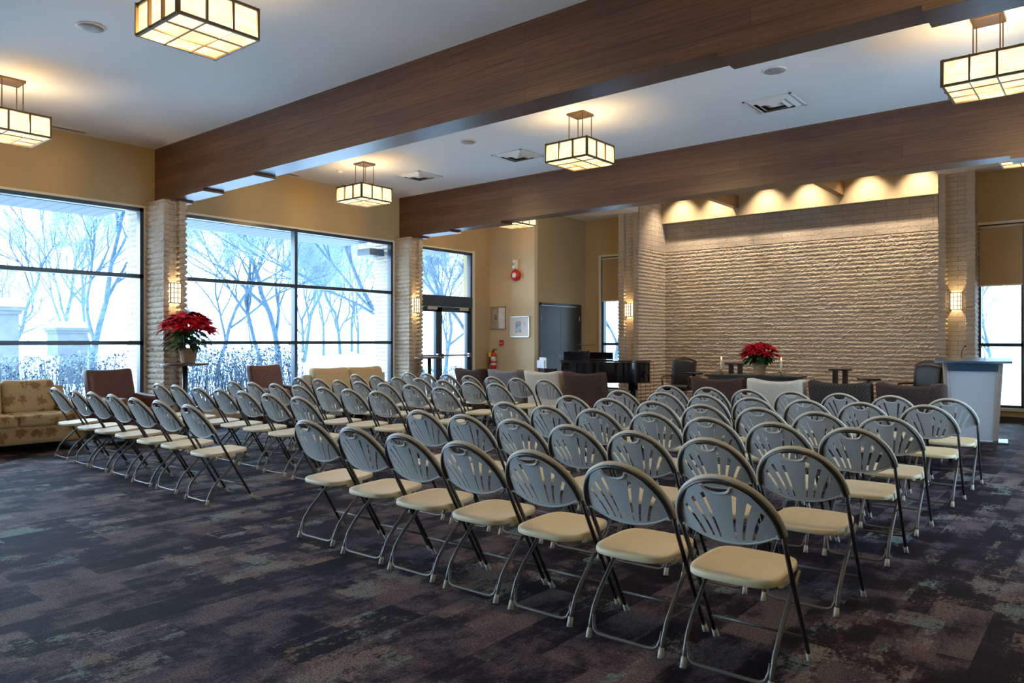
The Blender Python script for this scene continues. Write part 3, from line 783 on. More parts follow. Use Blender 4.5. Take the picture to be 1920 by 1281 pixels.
# ------------------------------------------------------------------ altar and alcove furniture
t = thing('altar_table', 'long dark table before the stone alcove wall, bearing candles', 'table', (-5.44, 14.05, 0))
bxo('tabletop', 'table_dark', (-.90,.90,-.28,.28,.72,.755), t); bxo('apron', 'table_dark', (-.84,.84,-.24,.24,.60,.719), t)
for sx in (-1, 1):
    for sy in (-1, 1): bxo('leg', 'table_dark', (sx*.80-.03, sx*.80+.03, sy*.20-.03, sy*.20+.03, 0, .60), t)
poinsettia('red poinsettia in wicker pot on the dark altar table', -5.32, 14.0, .756, .135, .24, .37, .34, 11)
for x, lab in ((-6.05, 'white lit candle in brass holder left of altar poinsettia'), (-4.88, 'white lit candle in brass holder right of altar poinsettia')):
    t = thing('candle', lab, 'candle', (x, 13.92, .756), 0, 'lit altar candles')
    mk('holder', 'brass', lambda m: lathe(m, [(.05,0),(.05,.008),(.012,.02),(.010,.05),(.09,.055),(.09,.062),(.03,.066),(.03,.08)], 20), t, True)
    mk('candle_stick', 'wax', lambda m: lathe(m, [(.019,.08),(.019,.27),(.012,.275)], 14), t, True)
    mk('flame', 'flame', lambda m: lathe(m, [(.002,.285),(.011,.30),(.013,.312),(.007,.335),(.001,.355)], 10), t, True)
def side_stand(label, x, y, z, w):
    t = thing('side_stand', label, 'side table', (x, y, 0), 0, 'small black stands beside the altar')
    bxo('tabletop', 'black', (-w/2, w/2, -.14, .14, z-.03, z), t)
    bxo('foot', 'black', (-w/2+.02, w/2-.02, -.12, .12, 0, .03), t)
    for s_ in (-1, 1): bxo('leg', 'black', (s_*w*.26-.035, s_*w*.26+.035, -.05, .05, .03, z-.03), t)
side_stand('tall narrow black stand behind left altar candle', -6.05, 14.62, .96, .36)
side_stand('tall narrow black stand between altar and right side chair', -3.86, 14.0, .91, .32)
def low_table(label, x, y, z, r):
    t = thing('side_table', label, 'side table', (x, y, 0), 0, 'low black side tables')
    mk('tabletop', 'black', lambda m: lathe(m, [(r-.01, z-.03), (r, z-.02), (r, z)], 24), t)
    mk('post', 'black', lambda m: tube(m, [(0,0,.02), (0,0,z-.03)], .03, 10), t, True)
    mk('base', 'black', lambda m: lathe(m, [(.17,0),(.17,.015),(.04,.03)], 20), t, True)
low_table('low round black side table left of the altar table', -6.72, 14.10, .765, .19)
low_table('low round black side table right of the altar, beside armchair', -3.36, 13.9, .76, .19)
def side_chair(label, x, y, rz):
    t = thing('wooden_armchair', label, 'armchair', (x, y, 0), rz, 'black leather chairs with wooden arms')
    def arch(p):
        q = p.copy(); q.y -= .16*max(0, p.z-.45)
        if p.z > .85: q.z += .07*(1-(p.x/.26)**2)*(p.z-.85)/.13
        return q
    mk('back_frame', 'dark_wood', lambda m: soft(m, (0, -.24, .70), (.27, .025, .30), .02, 10, arch), t, True)
    mk('back_pad', 'black_leather', lambda m: soft(m, (0, -.205, .70), (.225, .03, .25), .03, 10, arch), t, True)
    mk('seat', 'black_leather', lambda m: soft(m, (0, .03, .43), (.28, .27, .055), .04, 8), t, True)
    for s_ in (-1, 1):
        mk('armrest', 'arm_wood', lambda m: tube(m, [(s_*.27, -.27, .66), (s_*.31, -.05, .67), (s_*.31, .16, .66), (s_*.29, .20, .60), (s_*.28, .17, .42)], .019, 8), t, True)
        mk('leg', 'arm_wood', lambda m: tube(m, [(s_*.25, .26, .40), (s_*.25, .27, 0)], [.025, .018], 8), t, True)
        mk('leg', 'arm_wood', lambda m: tube(m, [(s_*.24, -.22, .40), (s_*.25, -.30, 0)], [.025, .018], 8), t, True)
side_chair('black leather armchair with wooden arms in left alcove corner', -7.18, 14.35, R(185))
side_chair('black leather armchair with wooden arms in right alcove corner', -2.66, 14.35, R(160))
# wire stand
t = thing('wire_stand', 'thin wire stand against stone wall between piano and black armchair', 'stand', (-7.95, 14.3, 0))
def wires(m):
    for x in (-.16, -.05, .06, .17): tube(m, [(x, -.08, 0), (x, -.08, .95)], .004, 5)
    for x in (-.16, .17): tube(m, [(x, .08, 0), (x, .08, .95)], .004, 5)
    for z in (.12, .55, .95): tube(m, [(-.16,-.08,z),(.17,-.08,z),(.17,.08,z),(-.16,.08,z)], .005, 5, closed=True)
mk('wire_frame', 'brass', wires, t)

# ---- grand piano
t = thing('grand_piano', 'black grand piano before the dark double door and alcove', 'piano', (-8.95, 12.35, 0), R(4))
ol = [(0,0),(.42,0),(.62,.03),(.86,.12),(1.06,.28),(1.24,.42),(1.42,.50),(1.56,.62),(1.63,.80),(1.64,1.0),(1.58,1.18),(1.46,1.30),(1.30,1.36),(0,1.36)]
def smooth_poly(p, it=2):
    for _ in range(it):
        q = []
        for i in range(len(p)):
            a, b = p[i], p[(i+1) % len(p)]
            q.append((a[0]*.75+b[0]*.25, a[1]*.75+b[1]*.25)); q.append((a[0]*.25+b[0]*.75, a[1]*.25+b[1]*.75))
        p = q
    return p
rim = smooth_poly(ol)
bevel(mk('rim', 'black_gloss', lambda m: prism(m, rim, .57, .985), t), .006)
cx_, cy_ = .7, .7
bevel(mk('lid', 'black_gloss', lambda m: prism(m, [(cx_+(x-cx_)*1.02, cy_+(y-cy_)*1.02) for x, y in rim], .995, 1.018), t), .005)
mk('music_desk', 'black_gloss', lambda m: (box(m, .16, .20, .25, 1.1, 1.02, 1.20), box(m, .16, .75, .10, .14, 1.02, 1.19), box(m, .16, .75, 1.1, 1.14, 1.02, 1.17)), t)
bxs('key_slip', 'black_gloss', [(-.26, 0, .02, 1.34, .60, .68), (-.26, 0, .02, .10, .68, .84), (-.26, 0, 1.26, 1.34, .68, .84)], t)
bxo('keys', 'white', (-.20, -.02, .12, 1.24, .69, .71), t)
for x, y in ((.05,.16),(.05,1.2),(1.3,.95)):
    l = mk('leg', 'black_gloss', lambda m: (box(m, x-.07, x+.07, y-.07, y+.07, .40, .60), tube(m, [(x,y,.40),(x,y,.06)], [.06,.035], 12)), t)
    mk('castor', 'brass', lambda m: lathe(m, [(.02,0),(.035,.02),(.035,.045),(.015,.06)], 12, (x, y, 0)), l, True)
mk('pedal_lyre', 'black_gloss', lambda m: (tube(m, [(.15,.6,.60),(.15,.58,.12)], .018, 8), tube(m, [(.15,.76,.60),(.15,.78,.12)], .018, 8), box(m, .05,.22,.54,.82,.08,.13)), t)
bxs('pedals', 'brass', [(-.05,.06,.60,.625,.07,.08), (-.05,.06,.67,.695,.07,.08), (-.05,.06,.74,.765,.07,.08)], t)
t = thing('piano_lamp', 'thin dark lamp bar standing on the piano lid', 'lamp', (-8.45, 12.75, 1.02))
mk('stem', 'bronze', lambda m: tube(m, [(0,0,0),(0,0,.30)], .005, 6), t)
mk('lamp_bar', 'bronze', lambda m: tube(m, [(-.20,0,.31),(.20,.06,.31)], .010, 8), t)
mk('base', 'bronze', lambda m: lathe(m, [(.06,0),(.06,.012),(.01,.02)], 14), t)
t = mk('sheet_music', 'paper', lambda m: (box(m, -.01, .01, 0, .34, 0, .22), box(m, -.03, -.012, .05, .42, 0, .16)), loc=(-9.05, 12.20, .85), rz=R(60))
tag(t, 'white open sheet music at the left end of the piano', 'sheet music')
t = thing('piano_bench', 'black piano bench at the keyboard side', 'bench', (-9.55, 13.0, 0))
bxo('seat', 'black_leather', (-.18,.18,-.38,.38,.43,.50), t)
for sx in (-1,1):
    for sy in (-1,1): bxo('leg', 'black', (sx*.14-.02, sx*.14+.02, sy*.34-.02, sy*.34+.02, 0, .43), t)

# ---- podium
t = thing('podium', 'white panelled podium with blue-grey top by the right window', 'podium', (-1.60, 12.25, 0), R(6))
def taper(w0, w1, y0, y1, z0, z1):
    def f(m):
        v = [m.verts.new(p) for p in ((-w0,y0,z0),(w0,y0,z0),(w0,y1,z0),(-w0,y1,z0),(-w1,y0-.06,z1),(w1,y0-.06,z1),(w1,y1,z1),(-w1,y1,z1))]
        for q in ((0,1,5,4),(1,2,6,5),(2,3,7,6),(3,0,4,7),(0,3,2,1),(4,5,6,7)): m.faces.new([v[i] for i in q])
    return f
mk('front_panel', 'frost_panel', taper(.235, .30, -.18, -.165, .03, 1.08), t)
for s_ in (-1, 1):
    def side(m):
        a = [(s_*.235,-.20,.03),(s_*.30,-.20,.03),(s_*.30,.16,.03),(s_*.235,.16,.03)]
        b = [(s_*.295,-.26,1.10),(s_*.36,-.26,1.10),(s_*.36,.20,1.10),(s_*.295,.20,1.10)]
        A = [m.verts.new(p) for p in a]; B = [m.verts.new(p) for p in b]
        m.faces.new(A[::-1]); m.faces.new(B)
        for i in range(4): m.faces.new((A[i], A[(i+1) % 4], B[(i+1) % 4], B[i]))
    bevel(mk('side_panel', 'podium_side', side, t), .01)
def ptop(m):
    N_ = 14; T, B = [], []
    for i in range(N_+1):
        x = -.46+.92*i/N_; yf = -.38+.12*(abs(x)/.46)**2.2
        for L, dz in ((T, 0), (B, -.03)):
            L.append((m.verts.new((x, yf, 1.13+dz)), m.verts.new((x, .24, 1.17+dz))))
    for a, b in zip(T, T[1:]): m.faces.new((a[0], b[0], b[1], a[1]))
    for a, b in zip(B, B[1:]): m.faces.new((a[0], a[1], b[1], b[0]))
    for i in range(N_): m.faces.new((T[i][0], B[i][0], B[i+1][0], T[i+1][0])); m.faces.new((T[i][1], T[i+1][1], B[i+1][1], B[i][1]))
    m.faces.new((T[0][0], T[0][1], B[0][1], B[0][0])); m.faces.new((T[-1][0], B[-1][0], B[-1][1], T[-1][1]))
mk('reading_top', 'podium_blue', ptop, t)
mk('top_fascia', 'podium_blue', taper(.285, .30, -.275, -.25, .99, 1.10), t)
bevel(bxo('base_plate', 'podium_blue', (-.36,.42,-.26,.26,0,.025), t), .008)
for s_ in (-1, 1):
    mk('gooseneck_microphone', 'black', lambda m: (tube(m, [(s_*.14,.10,1.15),(s_*.14,.11,1.24),(s_*.12,.06,1.30),(s_*.10,-.02,1.33)], .005, 6), tube(m, [(s_*.10,-.02,1.33),(s_*.085,-.09,1.335)], .011, 8)), t, True)

# ------------------------------------------------------------------ lamps
def pendant_proto():
    t = thing('pendant_light', 'x', 'ceiling light', group='boxy mica pendant lights')
    w, z0, z1 = .325, 3.735, 3.985
    bevel(bxo('canopy_plate', 'bronze', (-.13,.13,-.13,.13,H-.028,H-.001), t), .004)
    for sx in (-1, 1):
        for sy in (-1, 1): mk('rod', 'bronze', lambda m: tube(m, [(sx*.105, sy*.105, z1-.01), (sx*.105, sy*.105, H-.028)], .0065, 6), t)
    fr = []; b = .011
    for z in (z0, z1-.022):
        fr += [(-w,w,-w,-w+2*b,z,z+.022), (-w,w,w-2*b,w,z,z+.022), (-w,-w+2*b,-w,w,z,z+.022), (w-2*b,w,-w,w,z,z+.022)]
    for k in range(4):
        q = -w+b + (2*w-2*b)*k/3
        for s_ in (-1, 1):
            fr += [(q-b*.8, q+b*.8, s_*w-.012, s_*w+.002 if s_ > 0 else s_*w+.012, z0, z1), (s_*w-.012, s_*w+.002 if s_ > 0 else s_*w+.012, q-b*.8, q+b*.8, z0, z1)]
    for k in (1, 2):
        q = -w+b + (2*w-2*b)*k/3
        fr += [(q-.006, q+.006, -w, w, z0, z0+.010), (-w, w, q-.004, q+.004, z0, z0+.010)]
    fr += [(-.115,.115,-.008,.008,z1-.02,z1-.008), (-w,w,-.113,-.097,z1-.02,z1-.008), (-w,w,.097,.113,z1-.02,z1-.008)]
    bxs('frame', 'bronze', fr, t)
    bxs('shade_panels', 'mica', [(-w+.014,w-.014,-w+.012,-w+.016,z0+.01,z1-.01), (-w+.014,w-.014,w-.016,w-.012,z0+.01,z1-.01),
        (-w+.012,-w+.016,-w+.014,w-.014,z0+.01,z1-.01), (w-.016,w-.012,-w+.014,w-.014,z0+.01,z1-.01), (-w+.014,w-.014,-w+.014,w-.014,z0+.012,z0+.016)], t)
    bxo('added_top_panel', 'mica_top', (-w+.016,w-.016,-w+.016,w-.016,z1-.040,z1-.036), t)  # added panel, softens the bulb's hot spot on the ceiling
    return t
PP = [(-9.85, 2.97, 'boxy mica pendant light cut by left edge, near first window'), (-5.50, 2.92, 'boxy mica pendant light large at top left of ceiling'),
      (-9.83, 8.13, 'boxy mica pendant light near second window, smallest fully visible one'), (-5.49, 8.15, 'boxy mica pendant light at middle of ceiling between the beams'),
      (-.94, 8.12, 'boxy mica pendant light at upper right edge between the beams'), (-9.49, 11.68, 'boxy mica pendant light half hidden by beam before framed pictures'),
      (-.90, 11.70, 'boxy mica pendant light half hidden by beam above right window'), (-.94, 2.95, 'boxy mica pendant light overhead beside the right windows')]
pp = pendant_proto()
for i, (x, y, lab) in enumerate(PP):
    c = pp if i == 0 else copy_tree(pp)
    c.location = (x, y, 0); c['label'] = lab
    for nm, z, e in (('pendant_bulb', 3.87, 1.0),):
        L = bpy.data.lights.new(nm, 'POINT'); L.energy = PEND = 135; L.color = (1, .78, .49); L.shadow_soft_size = .07
        lo = bpy.data.objects.new(nm, L); COL.objects.link(lo); lo.location = (x, y, z)
def sconce(label, x, y, z, nx, ny):
    """nx,ny = outward normal; box 0.19 wide, 0.13 deep, 0.31 high"""
    rz = math.atan2(ny, nx)
    t = thing('wall_sconce', label, 'wall light', (x, y, z), rz, 'mica wall sconces on stone piers')
    w, h, d = .088, .155, .12; fr = []; b = .006
    for zz in (-h, h-2*b): fr += [(.0,d,-w,-w+2*b,zz,zz+2*b), (.0,d,w-2*b,w,zz,zz+2*b), (d-.01,d,-w,w,zz,zz+2*b)]
    for yy in (-w, w-2*b): fr += [(d-.012,d,yy,yy+2*b,-h,h), (0,.012,yy,yy+2*b,-h,h)]
    for k in (-1, 1): fr += [(d-.006,d+.001,k*w/3-.0045,k*w/3+.0045,-h,h)]
    for k in (-1, 0, 1): fr += [(d-.006,d+.001,-w,w,k*h*.48-.0045,k*h*.48+.0045), (0,d,-w-.001,-w+.006,k*h*.48-.003,k*h*.48+.003), (0,d,w-.006,w+.001,k*h*.48-.003,k*h*.48+.003)]
    bxs('frame', 'bronze', fr, t)
    bxs('shade_panels', 'mica_sconce', [(d-.012,d-.008,-w+.006,w-.006,-h+.008,h-.008), (.004,d-.012,-w+.006,-w+.010,-h+.008,h-.008), (.004,d-.012,w-.010,w-.006,-h+.008,h-.008)], t)
    L = bpy.data.lights.new('sconce_bulb', 'POINT'); L.energy = 9; L.color = (1, .66, .32); L.shadow_soft_size = .02
    lo = bpy.data.objects.new('sconce_bulb', L); COL.objects.link(lo); lo.location = (x+nx*.06, y+ny*.06, z)
sconce('glowing mica sconce on first stone pier above red poinsettia', -11.12+.003, 5.488, 2.13, 1, 0)
sconce('glowing mica sconce on second stone pier beside the exit doors', -11.26+.003, 10.59, 2.14, 1, 0)
sconce('glowing mica sconce on stone pier left of alcove, above piano', -8.85, AYF+.066, 2.13, 0, -1)
sconce('glowing mica sconce on stone pier right of alcove, above podium', -2.235, AYF+.066, 2.11, 0, -1)
for x in (-8.05, -7.15, -6.02, -5.10, -3.95, -3.0):
    L = bpy.data.lights.new('alcove_downlight', 'SPOT'); L.energy = 165; L.color = (1, .80, .58); L.spot_size = R(86); L.spot_blend = 1.0; L.shadow_soft_size = .035
    lo = bpy.data.objects.new('alcove_downlight', L); COL.objects.link(lo); lo.location = (x, AYB-.58, 5.15)
    lo.rotation_euler = (R(4), 0, 0)
    t = thing('recessed_downlight', 'small recessed downlight hidden above the alcove bulkhead', 'ceiling light', (x, AYB-.58, 5.22), 0, 'alcove downlights')
    mk('trim_ring', 'white', lambda m: tube(m, [(.06*math.cos(a*PI/8), .06*math.sin(a*PI/8), .07) for a in range(16)], .01, 6, closed=True), t)

# ------------------------------------------------------------------ ceiling fittings
def vent(label, x, y):
    t = thing('ceiling_vent', label, 'air vent', (x, y, H), 0, 'square ceiling diffusers')
    def fr(m, a, b, z0, z1):
        # sloped square ring between half-size a (outer, z0) and b (inner, z1)
        A = [m.verts.new((sx*a, sy*a, z0)) for sx, sy in ((-1,-1),(1,-1),(1,1),(-1,1))]; B = [m.verts.new((sx*b, sy*b, z1)) for sx, sy in ((-1,-1),(1,-1),(1,1),(-1,1))]
        for i in range(4): m.faces.new((A[i], A[(i+1) % 4], B[(i+1) % 4], B[i]))
    bxs('outer_frame', 'white', [(-.30,.30,-.30,-.27,-.012,-.001), (-.30,.30,.27,.30,-.012,-.001), (-.30,-.27,-.30,.30,-.012,-.001), (.27,.30,-.30,.30,-.012,-.001)], t)
    mk('louvres', 'white', lambda m: (fr(m, .26, .20, -.008, -.035), fr(m, .19, .13, -.010, -.045), fr(m, .11, .0, -.012, -.05)), t)
    bxo('duct_opening', 'black', (-.27,.27,-.27,.27,-.006,-.001), t)
for x, y, lab in ((-7.50,9.33,'square ceiling diffuser at middle, left of central pendant'), (-9.78,9.34,'square ceiling diffuser right of pendant near second window'), (-3.35,9.32,'large square ceiling diffuser at upper right'), (-1.06,9.30,'square ceiling diffuser behind the upper right pendant')): vent(lab, x, y)
def cspeaker(label, x, y, r=.115):
    t = thing('ceiling_speaker', label, 'speaker', (x, y, H), 0, 'round ceiling speakers')
    mk('rim', 'white', lambda m: tube(m, [(r*math.cos(a*PI/16), r*math.sin(a*PI/16), -.004) for a in range(32)], .010, 6, closed=True), t, True)
    mk('grille', 'speaker_mesh', lambda m: lathe(m, [(r,-.001),(r*.97,-.014),(r*.5,-.022),(.01,-.024)], 28), t, True)
cspeaker('round ceiling speaker at top left between two pendants', -7.57, 2.95); cspeaker('round ceiling speaker beside middle diffuser', -7.55, 8.21); cspeaker('round ceiling speaker above large diffuser at upper right', -2.94, 8.18)
t = mk('smoke_detector', 'white', lambda m: lathe(m, [(.055,-.001),(.055,-.02),(.035,-.035)], 18, (-10.59, 8.20, H)), smooth=True); tag(t, 'small white smoke detector left of pendant near second window', 'smoke detector')
for y0, y1, lab in ((3.3, 4.42, 'long slot diffuser in ceiling above first window'), (7.0, 8.0, 'long slot diffuser above left half of second window'), (8.9, 9.9, 'long slot diffuser above right half of second window')):
    t = thing('slot_diffuser', lab, 'air vent', (XW+.22, (y0+y1)/2, H), 0, 'slot diffusers over the windows'); L_ = (y1-y0)/2
    bxs('frame', 'white', [(-.06,.06,-L_,L_,-.010,-.001)], t); bxs('slots', 'baseboard', [(-.035,-.015,-L_+.03,L_-.03,-.012,-.0101), (.015,.035,-L_+.03,L_-.03,-.012,-.0101)], t)

# ------------------------------------------------------------------ wall fittings on the pale wall
def picture(label, x0, x1, z0, z1, kind):
    t = thing('framed_picture', label, 'picture', ((x0+x1)/2, YA, (z0+z1)/2), 0, 'framed pictures'); w, h = (x1-x0)/2, (z1-z0)/2
    bxs('frame', 'steel', [(-w,w,-.03,-.001,h-.018,h), (-w,w,-.03,-.001,-h,-h+.018), (-w,-w+.018,-.03,-.001,-h,h), (w-.018,w,-.03,-.001,-h,h)], t)
    if kind == 'half':
        bxo('mat', 'art_grey', (-w+.018, 0, -.014, -.004, -h+.018, h-.018), t); bxo('print', 'paper', (0, w-.018, -.014, -.004, -h+.018, h-.018), t)
        bxs('motif', 'alu_dark', [(-.12,-.04,-.016,-.0145,-.03,-.005), (-.09,-.07,-.016,-.0145,-.03,.07)], t)
    else:
        bxo('mat', 'white', (-w+.018, w-.018, -.014, -.004, -h+.018, h-.018), t); bxo('print', 'art_blue', (-.13, .04, -.017, -.0141, -.13, .13), t)
        def moon(m):
            P_ = [(.12+.05*math.cos(R(a)), .05+.05*math.sin(R(a))) for a in range(-70, 71, 20)]; Q = [(.105+.045*math.cos(R(a)), .05+.042*math.sin(R(a))) for a in range(70, -71, -20)]
            a_ = [m.verts.new((x, -.0165, z)) for x, z in P_+Q]; m.faces.new(a_)
        mk('motif', 'art_blue', moon, t)
picture('framed picture, half tan half white, hung higher on pale wall', -11.57, -11.12, 1.69, 2.22, 'half')
picture('square framed picture with small blue-grey print, hung lower right', -10.98, -10.42, 1.50, 1.98, 'blue')
t = thing('fire_alarm_bell', 'round red fire alarm bell on the pale wall', 'fire alarm', (-10.80, YA, 2.93))
def ydisc(m, prof, n=26):
    rings = [[m.verts.new((r*math.cos(2*PI*j/n), -y, r*math.sin(2*PI*j/n))) for j in range(n)] for r, y in prof]
    for A, B in zip(rings, rings[1:]):
        for j in range(n): m.faces.new((A[j], A[(j+1) % n], B[(j+1) % n], B[j]))
    m.faces.new(rings[0]); m.faces.new(rings[-1])
mk('gong', 'red', lambda m: ydisc(m, [(.125,.001),(.13,.02),(.13,.06),(.115,.085),(.08,.10),(.03,.105)]), t, True)
mk('centre_plate', 'white', lambda m: ydisc(m, [(.06,.101),(.055,.110),(.01,.113)]), t, True)
t = thing('strobe_light', 'small white strobe with twin lamps above the red bell', 'emergency light', (-10.81, YA, 3.18))
bxo('housing', 'white', (-.035,.035,-.05,-.001,-.10,.10), t)
mk('lamp_head', 'white', lambda m: ydisc(m, [(.03,.05),(.045,.07),(.045,.10),(.02,.11)]), t, True, loc=(0,0,.06)); mk('lamp_head', 'white', lambda m: ydisc(m, [(.03,.05),(.04,.07),(.04,.10),(.02,.11)]), t, True, loc=(-.01,0,-.07))
t = thing('fire_alarm_pull', 'small red fire alarm pull box under the pictures', 'fire alarm', (-11.24, YA, 1.37))
bevel(bxo('box', 'red', (-.05,.05,-.045,-.001,-.065,.065), t), .006); bxo('pull_handle', 'white', (-.03,.03,-.052,-.0455,-.02,.0), t)
t = thing('fire_extinguisher', 'red fire extinguisher with yellow tag on wall below pull box', 'fire extinguisher', (-11.43, YA-.10, .74))
mk('cylinder', 'red', lambda m: lathe(m, [(.05,0),(.068,.02),(.07,.05),(.07,.34),(.055,.385),(.025,.40)], 20), t, True)
mk('valve', 'black', lambda m: (lathe(m, [(.02,.40),(.022,.43),(.015,.46)], 12), box(m, -.01,.09,-.012,.012,.45,.465), box(m, -.01,.10,-.012,.012,.475,.487)), t)
mk('hose', 'black', lambda m: tube(m, [(-.02,0,.43),(-.08,-.01,.40),(-.09,-.02,.28),(-.085,-.02,.12)], .010, 8), t, True)
mk('label_band', 'label', lambda m: lathe(m, [(.0712,.10),(.0712,.15)], 20), t, True); mk('label_band', 'label', lambda m: lathe(m, [(.0712,.20),(.0712,.30)], 20), t, True)
mk('inspection_tag', 'yellow', lambda m: box(m, -.075,.0,-.085,-.080,.30,.41), t)
bxo('bracket', 'black', (-.02,.02,.068,.099,.15,.35), t)

# ------------------------------------------------------------------ outdoors
GZ = -.15
struct(bxs('ground_snow', 'snow', [(-260, XW-.26, -120, 260, GZ-.5, GZ), (XR+.26, 80, -120, 260, GZ-.5, GZ), (XW-.26, XR+.26, AYB+.3, 260, GZ-.5, GZ)]))
struct(bxo('ground_road', 'road', (-31, -27, -60, 180, GZ, GZ+.01)))
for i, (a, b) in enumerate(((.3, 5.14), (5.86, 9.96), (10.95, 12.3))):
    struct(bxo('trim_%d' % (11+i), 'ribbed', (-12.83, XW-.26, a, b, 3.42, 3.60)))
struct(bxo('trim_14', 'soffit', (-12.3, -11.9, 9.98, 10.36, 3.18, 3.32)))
def tree(label, x, y, hgt, r0, seed, lean=(0,0), spread=.62, levels=5, first=.3, grp='frosted bare trees outside'):
    r0 *= .42
    rnd = random.Random(seed); tr = bmesh.new(); tw = bmesh.new()
    def grow(p, d, L, r, lv):
        n = 4 if lv > 1 else 3; pts = [p]; q = p.copy(); dd = d.copy()
        for i in range(n):
            dd = (dd + Vector((rnd.uniform(-1,1), rnd.uniform(-1,1), rnd.uniform(-.5,.8)))*.16).normalized(); q = q + dd*L/n; pts.append(q.copy())
        thick = r > r0*.20
        tube(tr if thick else tw, pts, [max(.006, r*(1-.35*i/n)) for i in range(n+1)], 6 if thick else 3, caps=False)
        if lv == 0: return
        k = rnd.choice((3, 3, 4)) if lv > 2 else 6
        for j in range(k):
            f = rnd.uniform(.45, 1) if j else 1.0; idx = min(n-1, int(f*n)); bp = pts[idx]+(pts[idx+1]-pts[idx])*min(1, f*n-idx)
            a = rnd.uniform(0, 2*PI); sp = spread*rnd.uniform(.6, 1.25)*(1.0 if j else .5)
            s1 = dd.cross(Vector((0,0,1)) if abs(dd.z) < .9 else Vector((1,0,0))).normalized(); s2 = dd.cross(s1)
            nd = (dd*math.cos(sp) + (s1*math.cos(a)+s2*math.sin(a))*math.sin(sp) + Vector((0,0,.12 if lv > 1 else -.15))).normalized()
            grow(bp, nd, L*rnd.uniform(.62, .82), r*(.55 if j else .72), lv-1)
    L0 = hgt*first
    grow(Vector((0,0,0)), Vector((lean[0], lean[1], 1)).normalized(), L0, r0, levels)
    t = thing('frosted_tree', label, 'tree', (x, y, GZ), 0, grp)
    finish(tr, 'trunk', 'bark', t, True, recalc=False)
    if len(tw.verts): finish(tw, 'frosted_twigs', 'frost', t, recalc=False)
    else: tw.free()
T_ = [(-25.7,10.0,10,.30,1,(.05,.05),.6,6,.30,'large frosted tree right of centre in the first window'),
      (-36.0,10.5,9,.26,2,(-.1,.2),.8,5,.25,'low spreading frosted tree behind left stone gate pillar'),
      (-43,15.5,12,.30,3,(0,0),.6,5,.35,'distant frosted tree behind the white fence, first window'),
      (-50,19.5,12,.3,4,(0,.1),.6,5,.35,'distant frosted tree left of right gate pillar'),
      (-28.2,15.7,10,.24,5,(.1,.1),.6,6,.30,'frosted tree with forked top behind the hedge, second window'),
      (-32.1,20.2,11,.28,6,(-.1,-.25),.65,6,.32,'leaning frosted tree with arching limb behind the hedge'),
      (-29.6,19.6,11,.36,7,(-.02,.05),.5,6,.36,'thick frosted trunk beside the second window mullion'),
      (-46.7,32.9,13,.40,8,(.05,.1),.7,6,.28,'forked frosted tree right of the second window mullion'),
      (-73,56.6,15,.55,9,(0,0),.6,5,.35,'far frosted tree above the loveseat, darker trunk'),
      (-75,61,15,.45,10,(0,0),.6,5,.35,'far frosted tree nearest the second pier'),
      (-66,49,14,.4,11,(0,0),.6,5,.35,'far frosted tree between two darker trunks'),
      (-15.4,15.4,8,.20,12,(-.55,-.45),.5,5,.42,'leaning frosted tree seen through the exit door transom'),
      (-14.0,16.6,8,.16,13,(-.40,-.35),.5,5,.42,'thin leaning frosted tree beside the exit doors'),
      (-20.0,20.5,8,.2,14,(.1,0),.7,6,.25,'bushy frosted tree behind right exit door leaf'),
      (-14.6,24,8,.2,15,(0,0),.7,6,.25,'frosted tree behind the narrow window by the piano'),
      (-3.6,32,7,.16,16,(0,0),.7,5,.3,'small frosted tree behind the narrow window by the podium'),
      (-34,4.6,11,.26,17,(.1,0),.6,6,.28,'frosted tree at left edge of the first window')]
for x, y, h_, r_, sd, ln, sp, lv, fi, lab in T_: tree(lab, x, y, h_, r_, sd, ln, sp, lv, fi)
rnd = random.Random(5)
base_trees = [o for o in COL.objects if o.name.startswith('frosted_tree')]
rnd = random.Random(77)
for k in range(16):   # hazy far tree line
    src = base_trees[[2,3,8,9,10][k % 5]]; c = copy_tree(src)
    a = R(62 - k*3.55) ; d = rnd.uniform(85, 130)
    c.location = (-d*math.sin(a), d*math.cos(a), GZ); c.rotation_euler.z = rnd.uniform(0, 6); s_ = rnd.uniform(.9, 1.3); c.scale = (s_, s_, s_)
    c['label'] = 'pale frosted tree in the hazy tree line far beyond the windows'; c['group'] = 'far frosted tree line'
def hedge(label, x0, x1, y0, y1, h0, h1, seed, n):
    rnd = random.Random(seed); t = thing('hedge', label, 'hedge', ((x0+x1)/2, (y0+y1)/2, GZ)); w, L = (x1-x0)/2, (y1-y0)/2
    def hh(y): return h0+(h1-h0)*(y+L)/(2*L)
    def st(m):
        for k in range(int(n/14)):
            y = rnd.uniform(-L, L); x = rnd.uniform(-w, w)
            p = Vector((x, y, 0)); q = Vector((x+rnd.uniform(-.25,.25), y+rnd.uniform(-.25,.25), hh(y)*rnd.uniform(.7, 1.0)))
            tube(m, [p, (p+q)/2+Vector((rnd.uniform(-.1,.1), rnd.uniform(-.1,.1), 0)), q], [.012,.009,.005], 3, caps=False)
    def lf(m, frac):
        for k in range(int(n*frac)):
            y = rnd.uniform(-L, L); x = rnd.uniform(-w, w); z = hh(y)*(rnd.random()**.55)*rnd.uniform(.92, 1.04)
            leaf_mesh(m, Vector((x, y, z)), Vector((rnd.uniform(-1,1), rnd.uniform(-1,1), rnd.uniform(-.4,1))), rnd.uniform(.05,.09), rnd.uniform(.03,.05), .1)
    mk('stems', 'hedge_stem', st, t); mk('leaves', 'hedge_leaf', lambda m: lf(m, .5), t); mk('frost', 'frost', lambda m: lf(m, .55), t)
hedge('low frosted hedge beneath the first window', -16.2, -15.0, 1.0, 4.3, 1.05, 1.15, 1, 2600)
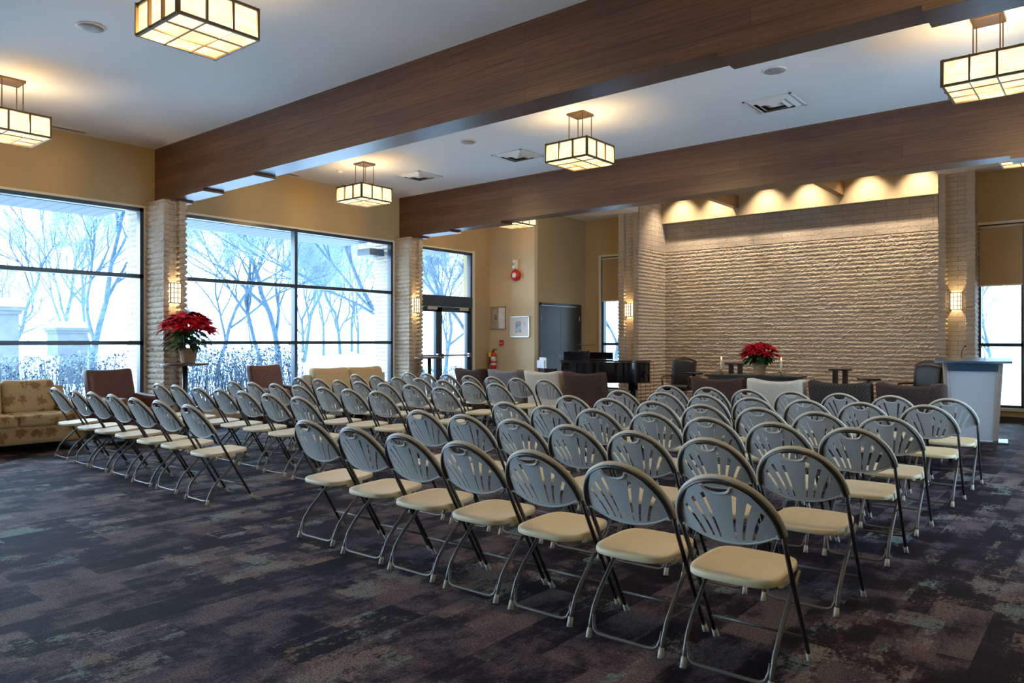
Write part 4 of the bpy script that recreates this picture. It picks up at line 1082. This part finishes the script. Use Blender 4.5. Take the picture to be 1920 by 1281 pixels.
hedge('frosted hedge behind brown armchair, right part of first window', -16.4, -15.2, 4.5, 7.6, 1.25, 1.35, 2, 2600)
hedge('tall frosted hedge below the left half of second window', -16.2, -15.0, 7.8, 10.7, 1.38, 1.42, 3, 3800)
hedge('sparse frosted hedge outside the exit doors', -17, -15.5, 15.5, 21, .8, .8, 4, 2400)
def gate_pillar(label, x, y, w, h_):
    t = thing('gate_pillar', label, 'pillar', (x, y, GZ), 0, 'stone gate pillars outside')
    bxo('shaft', 'stone_out', (-w,w,-w,w,0,h_), t); bxs('cornice', 'stone_out', [(-w-.06,w+.06,-w-.06,w+.06,h_,h_+.10), (-w-.12,w+.12,-w-.12,w+.12,h_+.10,h_+.2)], t)
    mk('snow_cap', 'snow', lambda m: soft(m, (0,0,h_+.28), (w+.1,w+.1,.14), .1, 6), t, True)
gate_pillar('large stone gate pillar with snowy cap at left edge of window', -24.0, 6.75, .55, 2.3)
gate_pillar('smaller stone gate pillar with snowy cap right of white fence', -30.0, 10.9, .50, 1.85)
t = thing('white_fence', 'white picket fence between the two stone gate pillars', 'fence', (-27, 8.8, GZ), math.atan2(4.15, -6))
def pk(m):
    for k in range(56): box(m, -2.6+k*.095, -2.56+k*.095, -.015, .015, .05, 1.05)
    box(m, -2.65, 2.7, .015, .04, .25, .33); box(m, -2.65, 2.7, .015, .04, .85, .93)
mk('pickets', 'snow', pk, t)
for k, (x, y) in enumerate(((-26.5, 21.0), (-28.5, 24.6), (-30.5, 28.4))):
    t = mk('marker_stake', 'bark', lambda m: tube(m, [(0,0,0),(0,0,1.15)], .018, 6), loc=(x, y, GZ))
    tag(t, 'thin stake in snow outside second window, %s from the mullion' % ORD[k], 'stake', 'snow marker stakes')

# ------------------------------------------------------------------ daylight
w = bpy.data.worlds.new('World'); S.world = w; w.use_nodes = True
bg = w.node_tree.nodes['Background']; bg.inputs[0].default_value = (.50, .75, 1.0, 1); bg.inputs[1].default_value = 5.0
L = bpy.data.lights.new('overcast_sun', 'SUN'); L.energy = 6.5; L.angle = R(80); L.color = (.70, .84, 1)
lo = bpy.data.objects.new('overcast_sun', L); COL.objects.link(lo)
d = Vector((1, .75, -.42)); lo.rotation_euler = d.to_track_quat('-Z', 'Y').to_euler()

# ------------------------------------------------------------------ camera and view
cam = bpy.data.cameras.new('camera'); cam.sensor_width = 36; cam.lens = 36*1396/1920; cam.clip_start = .05; cam.clip_end = 500
co = bpy.data.objects.new('camera', cam); COL.objects.link(co); co.location = (0, 0, 1.4); co.rotation_euler = (R(90), 0, R(39.2))
S.camera = co
S.view_settings.view_transform = 'Standard'; S.view_settings.look = 'None'; S.view_settings.gamma = 1; S.view_settings.use_curve_mapping = False
S.view_settings.exposure = 0.90
